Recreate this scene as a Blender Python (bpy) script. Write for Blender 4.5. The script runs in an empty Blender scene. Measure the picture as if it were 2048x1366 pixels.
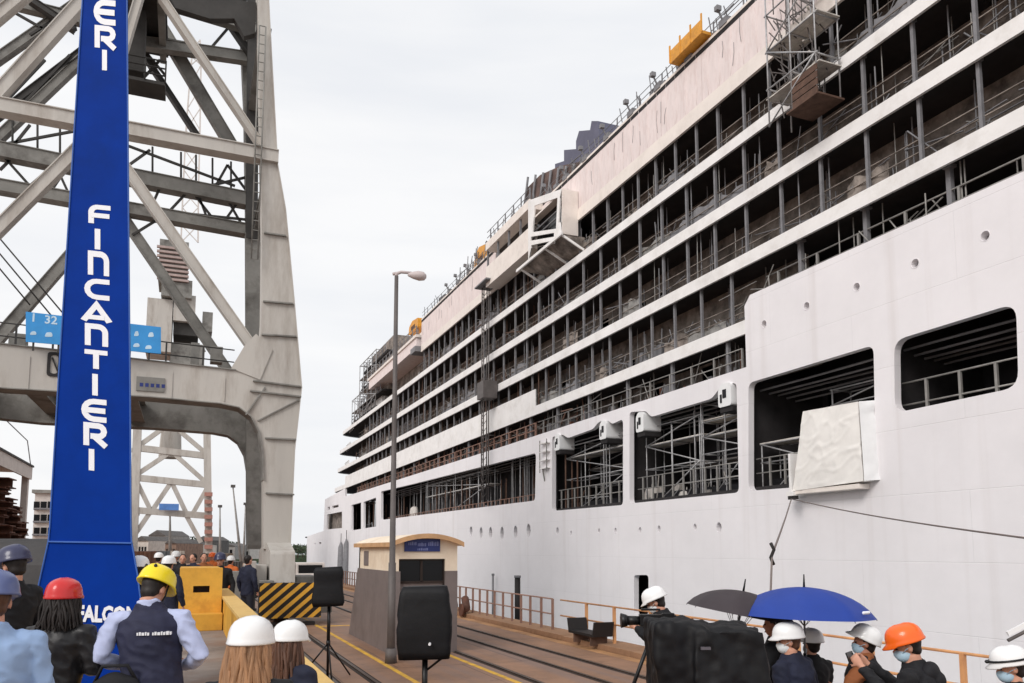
import bpy, bmesh, math, random
from mathutils import Vector, Matrix, noise
from mathutils.geometry import delaunay_2d_cdt

random.seed(7)
scene = bpy.context.scene
COL = scene.collection

# ------------------------------------------------------------------ camera
F = 1600.0                      # focal length in photo pixels (2048 wide)
PITCH = math.radians(6.0)
PSI = math.atan(654 * math.cos(PITCH) / F)      # camera turned right of the quay axis (+Y)
CAMH = 2.7
YP = 1100 - F * math.tan(PITCH)
CAM = Vector((0, 0, CAMH))
FWD = Vector((math.sin(PSI) * math.cos(PITCH), math.cos(PSI) * math.cos(PITCH), math.sin(PITCH)))
RGT = Vector((math.cos(PSI), -math.sin(PSI), 0))
UPV = RGT.cross(FWD)
cam = bpy.data.cameras.new('camera')
cam.sensor_width = 36.0
cam.lens = F / 2048 * 36
cam.shift_y = (YP - 683) / 2048
cam.clip_start = 0.1
cam.clip_end = 6000
camo = bpy.data.objects.new('camera', cam)
COL.objects.link(camo)
M = Matrix((RGT, UPV, -FWD)).transposed().to_4x4()
M.translation = CAM
camo.matrix_world = M
scene.camera = camo

# ------------------------------------------------------------------ light
SUN_EL, SUN_AZ = math.radians(36), math.radians(236)     # azimuth clockwise from +Y: behind the camera on the land side
wd = bpy.data.worlds.new('World')
scene.world = wd
wd.use_nodes = True
nt = wd.node_tree
nt.nodes.clear()
sky = nt.nodes.new('ShaderNodeTexSky')
sky.sky_type = 'NISHITA'
sky.sun_disc = False
sky.sun_elevation = SUN_EL
sky.sun_rotation = SUN_AZ
sky.air_density = 1.0
sky.dust_density = 5.0
scl = nt.nodes.new('ShaderNodeVectorMath'); scl.operation = 'SCALE'
scl.inputs['Scale'].default_value = 0.10
nt.links.new(sky.outputs[0], scl.inputs[0])
tc = nt.nodes.new('ShaderNodeTexCoord')
mp = nt.nodes.new('ShaderNodeMapping')
mp.inputs['Scale'].default_value = (1.2, 1.2, 7.0)
nz = nt.nodes.new('ShaderNodeTexNoise')
nz.inputs['Scale'].default_value = 1.6
nz.inputs['Detail'].default_value = 5
nt.links.new(tc.outputs['Generated'], mp.inputs[0])
nt.links.new(mp.outputs[0], nz.inputs['Vector'])
rp = nt.nodes.new('ShaderNodeValToRGB')
rp.color_ramp.elements[0].position = 0.35
rp.color_ramp.elements[0].color = (0.80, 0.815, 0.845, 1)
rp.color_ramp.elements[1].position = 0.62
rp.color_ramp.elements[1].color = (0.90, 0.90, 0.905, 1)
nt.links.new(nz.outputs['Fac'], rp.inputs[0])
mx = nt.nodes.new('ShaderNodeMix'); mx.data_type = 'RGBA'
mx.inputs[0].default_value = 0.93                         # thick overcast over the clear sky
nt.links.new(scl.outputs[0], mx.inputs[6])
nt.links.new(rp.outputs[0], mx.inputs[7])
bg = nt.nodes.new('ShaderNodeBackground')
bg.inputs['Strength'].default_value = 1.0
nt.links.new(mx.outputs[2], bg.inputs[0])
wo = nt.nodes.new('ShaderNodeOutputWorld')
nt.links.new(bg.outputs[0], wo.inputs[0])

sl = bpy.data.lights.new('sun', 'SUN')
sl.energy = 1.5
sl.angle = math.radians(24)
sl.color = (1.0, 0.965, 0.93)
so = bpy.data.objects.new('sun', sl)
COL.objects.link(so)
sd = Vector((math.sin(SUN_AZ) * math.cos(SUN_EL), math.cos(SUN_AZ) * math.cos(SUN_EL), math.sin(SUN_EL)))
so.rotation_euler = sd.to_track_quat('Z', 'Y').to_euler()
so.location = (-30, -30, 60)

vs = scene.view_settings
vs.view_transform = 'Standard'
vs.look = 'None'
vs.exposure = 0.18
vs.gamma = 1.0
scene.cycles.use_denoising = True
scene.cycles.max_bounces = 6

# ------------------------------------------------------------------ helpers
def ray(px, py):
    return FWD * F + RGT * (px - 1024) + UPV * (YP - py)
def onX(px, py, X):
    d = ray(px, py); return CAM + d * (X / d.x)
def onY(px, py, Y):
    d = ray(px, py); return CAM + d * (Y / d.y)
def onZ(px, py, Z):
    d = ray(px, py); return CAM + d * ((Z - CAMH) / d.z)
def atD(px, py, D):
    d = ray(px, py)
    k = D / (d.x * math.sin(PSI) + d.y * math.cos(PSI))
    return CAM + d * k

def lin(v):
    v /= 255.0
    return v / 12.92 if v <= 0.04045 else ((v + 0.055) / 1.055) ** 2.4
def rgb(r, g, b):
    return (lin(r), lin(g), lin(b), 1)

MATS = {}
def mat(name, col, rough=0.6, metal=0.0, var=0.12, scale=1.5, bump=0.0, bscale=20, dirt=None, spec=0.4, coat=0.0, stretch=None):
    """plain painted / worn surface: colour variation by two noises, optional dirt patches, optional bump"""
    if name in MATS: return MATS[name]
    m = bpy.data.materials.new(name); m.use_nodes = True
    t = m.node_tree; n = t.nodes; b = n['Principled BSDF']
    b.inputs['Roughness'].default_value = rough
    b.inputs['Metallic'].default_value = metal
    b.inputs['Specular IOR Level'].default_value = spec
    b.inputs['Coat Weight'].default_value = coat
    co = n.new('ShaderNodeTexCoord'); vec = co.outputs['Object']
    if stretch:
        mpn = n.new('ShaderNodeMapping'); mpn.inputs['Scale'].default_value = stretch
        t.links.new(vec, mpn.inputs[0]); vec = mpn.outputs[0]
    nz = n.new('ShaderNodeTexNoise'); nz.inputs['Scale'].default_value = scale; nz.inputs['Detail'].default_value = 8
    nz.inputs['Roughness'].default_value = 0.65
    t.links.new(vec, nz.inputs['Vector'])
    r = n.new('ShaderNodeValToRGB')
    lo = tuple(max(0, c * (1 - var * 1.6)) for c in col[:3]) + (1,)
    hi = tuple(min(1, c * (1 + var)) for c in col[:3]) + (1,)
    r.color_ramp.elements[0].position = 0.3; r.color_ramp.elements[0].color = lo
    r.color_ramp.elements[1].position = 0.7; r.color_ramp.elements[1].color = hi
    t.links.new(nz.outputs['Fac'], r.inputs[0])
    out = r.outputs[0]
    if dirt:
        dc, da, ds = dirt
        n2 = n.new('ShaderNodeTexNoise'); n2.inputs['Scale'].default_value = ds; n2.inputs['Detail'].default_value = 10
        n2.inputs['Roughness'].default_value = 0.7
        t.links.new(vec, n2.inputs['Vector'])
        r2 = n.new('ShaderNodeValToRGB')
        r2.color_ramp.elements[0].position = 0.48; r2.color_ramp.elements[0].color = (0, 0, 0, 1)
        r2.color_ramp.elements[1].position = 0.72; r2.color_ramp.elements[1].color = (da, da, da, 1)
        t.links.new(n2.outputs['Fac'], r2.inputs[0])
        mx = n.new('ShaderNodeMix'); mx.data_type = 'RGBA'
        t.links.new(r2.outputs[0], mx.inputs[0]); t.links.new(out, mx.inputs[6])
        mx.inputs[7].default_value = dc
        out = mx.outputs[2]
    t.links.new(out, b.inputs['Base Color'])
    if bump:
        n3 = n.new('ShaderNodeTexNoise'); n3.inputs['Scale'].default_value = bscale; n3.inputs['Detail'].default_value = 6
        t.links.new(vec, n3.inputs['Vector'])
        bp = n.new('ShaderNodeBump'); bp.inputs['Strength'].default_value = bump; bp.inputs['Distance'].default_value = 0.02
        t.links.new(n3.outputs['Fac'], bp.inputs['Height']); t.links.new(bp.outputs[0], b.inputs['Normal'])
    MATS[name] = m
    return m

def hull_material():
    m = mat('hull_paint', rgb(240, 236, 238), rough=0.45, var=0.04, scale=0.25)
    t = m.node_tree; n = t.nodes; b = n['Principled BSDF']
    co = n.new('ShaderNodeTexCoord')
    sp = n.new('ShaderNodeSeparateXYZ'); t.links.new(co.outputs['Object'], sp.inputs[0])
    cb = n.new('ShaderNodeCombineXYZ'); t.links.new(sp.outputs['Y'], cb.inputs['X']); t.links.new(sp.outputs['Z'], cb.inputs['Y'])
    br = n.new('ShaderNodeTexBrick')
    br.inputs['Scale'].default_value = 1.0
    br.inputs['Brick Width'].default_value = 9.0
    br.inputs['Row Height'].default_value = 2.3
    br.inputs['Mortar Size'].default_value = 0.018
    br.inputs['Mortar Smooth'].default_value = 1.0
    t.links.new(cb.outputs[0], br.inputs['Vector'])
    # welded plate seams and slightly buckled plates
    n3 = n.new('ShaderNodeTexNoise'); n3.inputs['Scale'].default_value = 0.8; n3.inputs['Detail'].default_value = 3
    t.links.new(cb.outputs[0], n3.inputs['Vector'])
    ad = n.new('ShaderNodeMath'); ad.operation = 'MULTIPLY_ADD'
    t.links.new(br.outputs['Fac'], ad.inputs[0]); ad.inputs[1].default_value = -0.35
    t.links.new(n3.outputs['Fac'], ad.inputs[2])
    bp = n.new('ShaderNodeBump'); bp.inputs['Strength'].default_value = 0.35; bp.inputs['Distance'].default_value = 0.05
    t.links.new(ad.outputs[0], bp.inputs['Height']); t.links.new(bp.outputs[0], b.inputs['Normal'])
    # faint grime streaks running down
    mpn = n.new('ShaderNodeMapping'); mpn.inputs['Scale'].default_value = (1.3, 0.05, 1)
    t.links.new(cb.outputs[0], mpn.inputs[0])
    n4 = n.new('ShaderNodeTexNoise'); n4.inputs['Scale'].default_value = 1.0; n4.inputs['Detail'].default_value = 6
    t.links.new(mpn.outputs[0], n4.inputs['Vector'])
    r4 = n.new('ShaderNodeValToRGB')
    r4.color_ramp.elements[0].position = 0.55; r4.color_ramp.elements[0].color = (0, 0, 0, 1)
    r4.color_ramp.elements[1].position = 0.8; r4.color_ramp.elements[1].color = (0.22, 0.22, 0.22, 1)
    t.links.new(n4.outputs['Fac'], r4.inputs[0])
    old = b.inputs['Base Color'].links[0].from_socket
    mx = n.new('ShaderNodeMix'); mx.data_type = 'RGBA'
    t.links.new(r4.outputs[0], mx.inputs[0]); t.links.new(old, mx.inputs[6]); mx.inputs[7].default_value = rgb(176, 160, 150)
    mx2 = n.new('ShaderNodeMix'); mx2.data_type = 'RGBA'
    ml = n.new('ShaderNodeMath'); ml.operation = 'MULTIPLY'; ml.inputs[1].default_value = 0.13
    t.links.new(br.outputs['Fac'], ml.inputs[0]); t.links.new(ml.outputs[0], mx2.inputs[0])
    t.links.new(mx.outputs[2], mx2.inputs[6]); mx2.inputs[7].default_value = rgb(150, 145, 145)
    t.links.new(mx2.outputs[2], b.inputs['Base Color'])
    return m

def ground_material():
    m = mat('quay_paving', rgb(152, 116, 92), rough=0.75, var=0.18, scale=0.35, dirt=(rgb(108, 82, 64), 0.75, 1.1), bump=0.25, bscale=6)
    t = m.node_tree; n = t.nodes; b = n['Principled BSDF']
    co = n.new('ShaderNodeTexCoord')
    mpn = n.new('ShaderNodeMapping'); mpn.inputs['Scale'].default_value = (1.6, 0.07, 1)
    t.links.new(co.outputs['Object'], mpn.inputs[0])
    n4 = n.new('ShaderNodeTexNoise'); n4.inputs['Scale'].default_value = 1.0; n4.inputs['Detail'].default_value = 8
    t.links.new(mpn.outputs[0], n4.inputs['Vector'])
    r4 = n.new('ShaderNodeValToRGB')
    r4.color_ramp.elements[0].position = 0.45; r4.color_ramp.elements[0].color = (0, 0, 0, 1)
    r4.color_ramp.elements[1].position = 0.65; r4.color_ramp.elements[1].color = (0.7, 0.7, 0.7, 1)
    t.links.new(n4.outputs['Fac'], r4.inputs[0])
    old = b.inputs['Base Color'].links[0].from_socket
    mx = n.new('ShaderNodeMix'); mx.data_type = 'RGBA'
    t.links.new(r4.outputs[0], mx.inputs[0]); t.links.new(old, mx.inputs[6]); mx.inputs[7].default_value = rgb(128, 110, 104)
    t.links.new(mx.outputs[2], b.inputs['Base Color'])
    br = n.new('ShaderNodeTexBrick'); br.inputs['Scale'].default_value = 1.0
    br.inputs['Brick Width'].default_value = 3.1; br.inputs['Row Height'].default_value = 4.6; br.inputs['Mortar Size'].default_value = 0.022; br.inputs['Mortar Smooth'].default_value = 0.6
    t.links.new(co.outputs['Object'], br.inputs['Vector'])
    n6 = n.new('ShaderNodeTexNoise'); n6.inputs['Scale'].default_value = 0.9; n6.inputs['Detail'].default_value = 9; n6.inputs['Roughness'].default_value = 0.75
    t.links.new(co.outputs['Object'], n6.inputs['Vector'])
    r6 = n.new('ShaderNodeValToRGB')
    r6.color_ramp.elements[0].position = 0.60; r6.color_ramp.elements[0].color = (0, 0, 0, 1)
    r6.color_ramp.elements[1].position = 0.70; r6.color_ramp.elements[1].color = (0.6, 0.6, 0.6, 1)
    t.links.new(n6.outputs['Fac'], r6.inputs[0])
    mxs = n.new('ShaderNodeMix'); mxs.data_type = 'RGBA'
    t.links.new(r6.outputs[0], mxs.inputs[0]); t.links.new(mx.outputs[2], mxs.inputs[6]); mxs.inputs[7].default_value = rgb(72, 58, 50)
    mlj = n.new('ShaderNodeMath'); mlj.operation = 'MULTIPLY'; mlj.inputs[1].default_value = 0.55
    t.links.new(br.outputs['Fac'], mlj.inputs[0])
    mxj = n.new('ShaderNodeMix'); mxj.data_type = 'RGBA'
    t.links.new(mlj.outputs[0], mxj.inputs[0]); t.links.new(mxs.outputs[2], mxj.inputs[6]); mxj.inputs[7].default_value = rgb(62, 50, 44)
    t.links.new(mxj.outputs[2], b.inputs['Base Color'])
    # damp patches: gloss differs over the paving
    r5 = n.new('ShaderNodeMapRange'); r5.inputs['To Min'].default_value = 0.45; r5.inputs['To Max'].default_value = 0.85
    t.links.new(n4.outputs['Fac'], r5.inputs['Value']); t.links.new(r5.outputs[0], b.inputs['Roughness'])
    return m

def tag(o, label=None, cat=None, group=None, kind=None):
    if label: o['label'] = label
    if cat: o['category'] = cat
    if group: o['group'] = group
    if kind: o['kind'] = kind
    return o
WM = {}
def empty(name, loc, label=None, cat=None, group=None, rz=0):
    o = bpy.data.objects.new(name, None); COL.objects.link(o)
    o.location = loc; o.rotation_euler = (0, 0, rz)
    o.empty_display_size = 0.2
    WM[o.name] = Matrix.Translation(Vector(loc)) @ Matrix.Rotation(rz, 4, 'Z')
    return tag(o, label, cat, group)
def link(name, me, parent=None, loc=None):
    """loc and the mesh are in world coordinates whatever the parent"""
    o = bpy.data.objects.new(name, me); COL.objects.link(o)
    if parent:
        o.parent = parent
        o.matrix_parent_inverse = WM[parent.name].inverted()
    if loc is not None: o.location = loc
    WM[o.name] = Matrix.Translation(Vector(loc)) if loc is not None else Matrix.Identity(4)
    return o

def inside(p, poly):
    x, y = p; c = False; j = len(poly) - 1
    for i in range(len(poly)):
        (xi, yi), (xj, yj) = poly[i][:2], poly[j][:2]
        if (yi > y) != (yj > y) and x < (xj - xi) * (y - yi) / (yj - yi) + xi: c = not c
        j = i
    return c
def fill(rings):
    flat = [Vector((p[0], p[1])) for r in rings for p in r]; ed = []; k = 0
    for r in rings:
        m = len(r); ed += [(k + i, k + (i + 1) % m) for i in range(m)]; k += m
    v, e, f, ov, oe, of = delaunay_2d_cdt(flat, ed, [], 0, 1e-6)
    out = []
    for t in f:
        c = sum((v[i] for i in t), Vector((0, 0))) / 3
        if inside(c, rings[0]) and not any(inside(c, h) for h in rings[1:]):
            if all(ov[i] for i in t): out.append(tuple(ov[i][0] for i in t))
    return out

class MB:
    def __init__(s): s.v = []; s.f = []; s.sm = []
    def add(s, vs, fs, smooth=False):
        k = len(s.v); s.v += [tuple(x) for x in vs]; s.f += [tuple(i + k for i in q) for q in fs]; s.sm += [smooth] * len(fs)
    def box(s, x0, x1, y0, y1, z0, z1):
        s.add([(x0, y0, z0), (x1, y0, z0), (x1, y1, z0), (x0, y1, z0), (x0, y0, z1), (x1, y0, z1), (x1, y1, z1), (x0, y1, z1)],
              [(0, 3, 2, 1), (4, 5, 6, 7), (0, 1, 5, 4), (1, 2, 6, 5), (2, 3, 7, 6), (3, 0, 4, 7)])
        return s
    def hexa(s, p):   # 8 points: bottom ring 0-3, top ring 4-7
        s.add(p, [(0, 3, 2, 1), (4, 5, 6, 7), (0, 1, 5, 4), (1, 2, 6, 5), (2, 3, 7, 6), (3, 0, 4, 7)]); return s
    def bar(s, p, q, w, h, up=Vector((0, 0, 1))):
        p = Vector(p); q = Vector(q); d = (q - p).normalized()
        a = d.cross(up)
        if a.length < 1e-4: a = d.cross(Vector((1, 0, 0)))
        a.normalize(); b = a.cross(d).normalized()
        a = a * w / 2; b = b * h / 2
        s.hexa([p - a - b, p + a - b, p + a + b, p - a + b, q - a - b, q + a - b, q + a + b, q - a + b]); return s
    def ibeam(s, p, q, w, h, up=Vector((0, 0, 1)), t=0.03):
        """I section: flanges across w at both sides of the depth h"""
        p = Vector(p); q = Vector(q); d = (q - p).normalized()
        a = d.cross(up)
        if a.length < 1e-4: a = d.cross(Vector((1, 0, 0)))
        a.normalize(); b = a.cross(d).normalized()
        s.bar(p + b * (h / 2 - t / 2), q + b * (h / 2 - t / 2), w, t, up)
        s.bar(p - b * (h / 2 - t / 2), q - b * (h / 2 - t / 2), w, t, up)
        s.bar(p, q, t * 1.2, h - 2 * t, up); return s
    def tube(s, p, q, r, n=8, r2=None, cap=True):
        p = Vector(p); q = Vector(q); d = (q - p).normalized()
        a = d.cross(Vector((0, 0, 1)))
        if a.length < 1e-3: a = Vector((1, 0, 0))
        a.normalize(); b = d.cross(a)
        r2 = r if r2 is None else r2
        vs = []
        for c, rr in ((p, r), (q, r2)):
            for i in range(n):
                t = 2 * math.pi * i / n
                vs.append(c + a * math.cos(t) * rr + b * math.sin(t) * rr)
        k = len(s.v)
        s.add(vs, [(i, (i + 1) % n, n + (i + 1) % n, n + i) for i in range(n)], True)
        if cap: s.add(vs, [tuple(range(n))[::-1], tuple(range(n, 2 * n))])
        return s
    def path(s, pts, r, n=6):
        """round tube along a polyline, with shared rings"""
        pts = [Vector(p) for p in pts]; vs = []; prev = None
        for i, p in enumerate(pts):
            d = (pts[min(i + 1, len(pts) - 1)] - pts[max(i - 1, 0)]).normalized()
            a = prev - d * prev.dot(d) if prev else d.cross(Vector((0.13, 0.21, 0.97)))
            a.normalize(); prev = a; b = d.cross(a)
            rr = r[i] if isinstance(r, (list, tuple)) else r
            vs += [p + a * math.cos(2 * math.pi * k / n) * rr + b * math.sin(2 * math.pi * k / n) * rr for k in range(n)]
        fs = [(i * n + k, i * n + (k + 1) % n, (i + 1) * n + (k + 1) % n, (i + 1) * n + k) for i in range(len(pts) - 1) for k in range(n)]
        s.add(vs, fs, True); s.add(vs, [tuple(range(n))[::-1], tuple(range(len(vs) - n, len(vs)))]); return s
    def lathe(s, prof, n=24, c=(0, 0, 0), sx=1, sy=1, smooth=True):
        """profile of (r, z) turned about z"""
        c = Vector(c); vs = []
        for r, z in prof:
            vs += [c + Vector((math.cos(2 * math.pi * k / n) * r * sx, math.sin(2 * math.pi * k / n) * r * sy, z)) for k in range(n)]
        s.add(vs, [(i * n + k, i * n + (k + 1) % n, (i + 1) * n + (k + 1) % n, (i + 1) * n + k) for i in range(len(prof) - 1) for k in range(n)], smooth); return s
    def prism(s, outer, holes, f, a, b):
        """2-D outline (with holes) extruded from level a to level b; f(u, v, w) gives the world point"""
        rings = [outer] + list(holes)
        flat = [p for r in rings for p in r]
        tris = fill(rings)
        n = len(flat)
        vs = [f(p[0], p[1], a) for p in flat] + [f(p[0], p[1], b) for p in flat]
        fs = [tuple(t) for t in tris] + [tuple(i + n for i in reversed(t)) for t in tris]
        k = 0
        for r in rings:
            m = len(r)
            fs += [(k + i, k + (i + 1) % m, n + k + (i + 1) % m, n + k + i) for i in range(m)]
            k += m
        s.add(vs, fs); return s
    def build(s, name, m, parent=None, recalc=True, bevel=0):
        me = bpy.data.meshes.new(name)
        me.from_pydata(s.v, [], s.f)
        if recalc:
            bm = bmesh.new(); bm.from_mesh(me)
            bmesh.ops.remove_doubles(bm, verts=bm.verts, dist=1e-5)
            bmesh.ops.recalc_face_normals(bm, faces=bm.faces)
            if bevel: bmesh.ops.bevel(bm, geom=bm.edges[:], offset=bevel, segments=2, affect='EDGES', profile=0.6)
            bm.to_mesh(me); bm.free()
            if any(s.sm):
                sm = s.sm[:len(me.polygons)]
                if len(sm) == len(me.polygons): me.polygons.foreach_set('use_smooth', sm)
                else: me.polygons.foreach_set('use_smooth', [True] * len(me.polygons)); 
        elif any(s.sm): me.polygons.foreach_set('use_smooth', s.sm)
        if m: me.materials.append(m)
        return link(name, me, parent)

def rounded(pts, r, n=5):
    out = []; m = len(pts)
    for i, p in enumerate(pts):
        p = Vector(p); a = Vector(pts[i - 1]); b = Vector(pts[(i + 1) % m])
        ri = r[i] if isinstance(r, (list, tuple)) else r
        if ri <= 0: out.append((p.x, p.y)); continue
        da = (a - p); db = (b - p)
        k = min(ri, da.length * 0.45, db.length * 0.45)
        A = p + da.normalized() * k; B = p + db.normalized() * k
        for j in range(n + 1):
            t = j / n
            q = A * (1 - t) ** 2 + p * 2 * t * (1 - t) + B * t * t
            out.append((q.x, q.y))
    return out

def text_mesh(name, body, size, m, parent, origin, right, up, out, depth=0.01, bold=0.0, sx=1.0, align='LEFT'):
    cu = bpy.data.curves.new(name, 'FONT'); cu.body = body; cu.size = size; cu.extrude = depth; cu.offset = bold; cu.align_x = align
    cu.resolution_u = 2
    o = bpy.data.objects.new(name, cu); COL.objects.link(o)
    dg = bpy.context.evaluated_depsgraph_get()
    me = bpy.data.meshes.new_from_object(o.evaluated_get(dg))
    bpy.data.objects.remove(o)
    R = Vector(right).normalized(); U = Vector(up).normalized(); N = Vector(out).normalized(); O = Vector(origin)
    for v in me.vertices:
        v.co = O + R * v.co.x * sx + U * v.co.y + N * v.co.z
    me.materials.clear(); me.materials.append(m)
    return link(name, me, parent)
# ------------------------------------------------------------------ materials
M_HULL = hull_material()
M_BAND = mat('band_white', rgb(244, 241, 239), rough=0.5, var=0.05, scale=0.6, dirt=(rgb(185, 176, 165), 0.35, 0.9))
M_CREAM = mat('panel_cream', rgb(240, 230, 222), rough=0.55, var=0.05, scale=0.8, dirt=(rgb(190, 176, 165), 0.3, 1.2))
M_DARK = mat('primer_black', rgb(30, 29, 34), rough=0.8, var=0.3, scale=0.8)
M_SOFFIT = mat('soffit_primer_shade', rgb(44, 41, 42), rough=0.85, var=0.3, scale=0.9)  # dark primer, with the ceiling shade painted into its colour
M_BACK = mat('bulkhead_grime', rgb(146, 136, 128), rough=0.85, var=0.45, scale=1.3, dirt=(rgb(56, 46, 42), 0.9, 0.9), bump=0.2, bscale=3)
M_POST = mat('post_grey', rgb(128, 127, 130), rough=0.6, var=0.15, scale=2)
M_RUST = mat('rail_rust', rgb(146, 112, 98), rough=0.75, var=0.25, scale=3, dirt=(rgb(150, 140, 132), 0.8, 2.0))
M_RAILGREY = mat('rail_galvanised', rgb(150, 147, 143), rough=0.5, metal=0.3, var=0.2, scale=3)
M_SCAF = mat('scaffold_steel', rgb(176, 175, 176), rough=0.5, metal=0.4, var=0.2, scale=4)
M_PLANK = mat('scaffold_plank', rgb(206, 200, 192), rough=0.8, var=0.2, scale=3)
M_BROWN = mat('old_timber', rgb(98, 74, 62), rough=0.85, var=0.25, scale=3)
M_WHITE = mat('white_gloss', rgb(238, 238, 238), rough=0.35, var=0.03, scale=2)
M_ORANGE = mat('machine_orange', rgb(226, 158, 52), rough=0.5, var=0.12, scale=3, dirt=(rgb(140, 86, 40), 0.5, 2))
M_FUNNEL = mat('funnel_slate', rgb(98, 98, 116), rough=0.7, var=0.12, scale=0.6)
M_CRANE = mat('crane_grey', rgb(192, 187, 180), rough=0.6, var=0.08, scale=0.5, dirt=(rgb(124, 108, 94), 0.6, 0.9), bump=0.06, bscale=10, stretch=(1, 1, .22))
M_CRANED = mat('crane_dark_grey_and_shade', rgb(138, 136, 131), rough=0.7, var=0.2, scale=0.6, dirt=(rgb(62, 56, 50), 0.8, 0.7))  # dark grey parts; on rear portal and braces, shade painted into the colour
M_CRANEDD = mat('crane_dark_gear_and_shade', rgb(62, 60, 58), rough=0.7, var=0.25, scale=1.0)  # near-black gear; on rear braces and lacing the shade is in the colour
M_BLUE = mat('banner_blue', rgb(0, 50, 142), rough=0.65, var=0.10, scale=1.2, bump=0.12, bscale=1.5, spec=0.08, dirt=(rgb(4, 44, 118), .6, 1.1))
M_LETTER = mat('letter_white', rgb(240, 240, 244), rough=0.5, var=0.02)
M_SIGNBLUE = mat('sign_lightblue', rgb(58, 150, 218), rough=0.45, var=0.08)
M_NAVYSIGN = mat('sign_navy', rgb(38, 52, 118), rough=0.4, var=0.12)
M_YELLOW = mat('parapet_yellow', rgb(222, 168, 66), rough=0.7, var=0.12, scale=1.2, dirt=(rgb(176, 122, 52), 0.7, 1.6), bump=0.15, bscale=8)
M_LINE = mat('line_yellow', rgb(220, 172, 62), rough=0.75, var=0.15, scale=2, dirt=(rgb(140, 108, 84), 0.75, 2.5))
M_HAZB = mat('hazard_black', rgb(34, 30, 30), rough=0.6, var=0.2)
M_HAZY = mat('hazard_yellow', rgb(228, 172, 62), rough=0.6, var=0.1, dirt=(rgb(120, 90, 50), 0.5, 3))
M_STEEL = mat('rail_steel', rgb(84, 70, 62), rough=0.45, metal=0.5, var=0.3, scale=2)
M_GROOVE = mat('rail_groove', rgb(52, 42, 38), rough=0.9, var=0.2)
M_KCREAM = mat('kiosk_cream', rgb(242, 226, 204), rough=0.7, var=0.05, scale=0.8, dirt=(rgb(196, 164, 128), 0.5, 1.0), bump=0.06, bscale=14)
M_KGREY = mat('kiosk_grey', rgb(122, 112, 110), rough=0.75, var=0.1, scale=1.0, dirt=(rgb(92, 82, 78), 0.5, 1.3), bump=0.08, bscale=14)
M_KROOF = mat('kiosk_roof_edge', rgb(206, 164, 122), rough=0.7, var=0.15, scale=2)
M_LAMP = mat('lamp_post_grey', rgb(104, 98, 96), rough=0.6, metal=0.2, var=0.15, scale=2)
M_BLACK = mat('black_cover', rgb(15, 15, 19), rough=0.6, var=0.3, scale=2, bump=0.3, bscale=7, spec=0.3)
M_BLACKP = mat('black_plastic', rgb(20, 20, 22), rough=0.4, var=0.2)
M_GLASS = mat('dark_glass', rgb(14, 14, 17), rough=0.2, var=0.1, spec=0.25)
M_ORRAIL = mat('railing_orange', rgb(214, 158, 108), rough=0.65, var=0.15, scale=3, dirt=(rgb(168, 112, 84), 0.7, 2.2))
M_CONC = mat('concrete', rgb(160, 152, 145), rough=0.85, var=0.15, scale=0.8, dirt=(rgb(112, 100, 92), 0.6, 0.9), bump=0.15, bscale=8)
M_KERB = mat('kerb_stone', rgb(158, 122, 94), rough=0.85, var=0.18, scale=0.8, dirt=(rgb(112, 84, 64), 0.7, 1.5), bump=0.2, bscale=6)
M_WALK = mat('walkway_concrete', rgb(142, 132, 126), rough=0.85, var=0.18, scale=0.7, dirt=(rgb(122, 90, 72), 0.8, 0.9), bump=0.2, bscale=6)
M_TARP = mat('tarpaulin_white', rgb(244, 240, 235), rough=0.5, var=0.05, scale=1.5, bump=0.12, bscale=3)
M_ROPE = mat('rope_grey', rgb(122, 112, 108), rough=0.9, var=0.1)
M_RUSTPILE = mat('rusty_steel', rgb(104, 68, 54), rough=0.85, var=0.35, scale=1.5, dirt=(rgb(60, 44, 38), 0.8, 1.2))
M_SHED = mat('shed_white', rgb(214, 206, 200), rough=0.7, var=0.08)
M_DKTARP = mat('dark_tarpaulin', rgb(66, 64, 64), rough=0.7, var=0.2, bump=0.2, bscale=3)
M_PINK = mat('panel_pinkish', rgb(236, 222, 219), rough=0.6, var=0.06, scale=2.0, dirt=(rgb(206, 182, 176), 0.6, 3.0), stretch=(1, 1, 0.3), bump=0.3, bscale=3)

# ------------------------------------------------------------------ ground, water
XE = 11.5                         # quay edge
b = MB(); b.box(-900, XE, -60, 900, -6, 0)
quay = tag(b.build('quay', ground_material()), kind='structure')
b = MB(); b.box(-3000, 3000, -200, 5000, -7, -2.8)
mw = mat('water', rgb(96, 112, 118), rough=0.15, var=0.1, scale=0.2, bump=0.3, bscale=1.2)
tag(b.build('water', mw), kind='structure')
# kerb along the edge
for i in range(60):
    if i == 0:
        b = MB(); b.box(-0.45, 0.45, 0.01, 1.99, 0, 0.16)
        kb = b.build('kerb', M_KERB, quay, bevel=0.02)
        kb.location = (11.0, -6, 0)
        WM[kb.name] = Matrix.Translation((11.0, -6, 0))
    else:
        link('kerb', kb.data, quay, (11.0 + random.uniform(-.01, .01), -6 + i * 2.0, random.uniform(-.01, .01)))
b = MB(); b.box(10.2, 10.55, -10, 300, -0.3, 0.004)
b.build('paving_strip', mat('strip_ochre', rgb(176, 132, 92), rough=0.8, var=0.2, scale=1, dirt=(rgb(122, 92, 72), 0.7, 1.2)), quay)
# painted lines, broken by wear into separate lengths
for (x, w, y0, y1) in ((4.5, 0.12, 3, 30), (6.42, 0.13, 3, 20.3), (4.5, 0.10, 32, 90)):
    b = MB(); b.box(x - w / 2, x + w / 2, y0, y1, -0.2, 0.004); b.build('painted_line', M_LINE, quay)
b = MB(); b.box(4.4, 6.2, 29.2, 29.45, -0.2, 0.0035); b.build('painted_line', M_LINE, quay)
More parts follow.
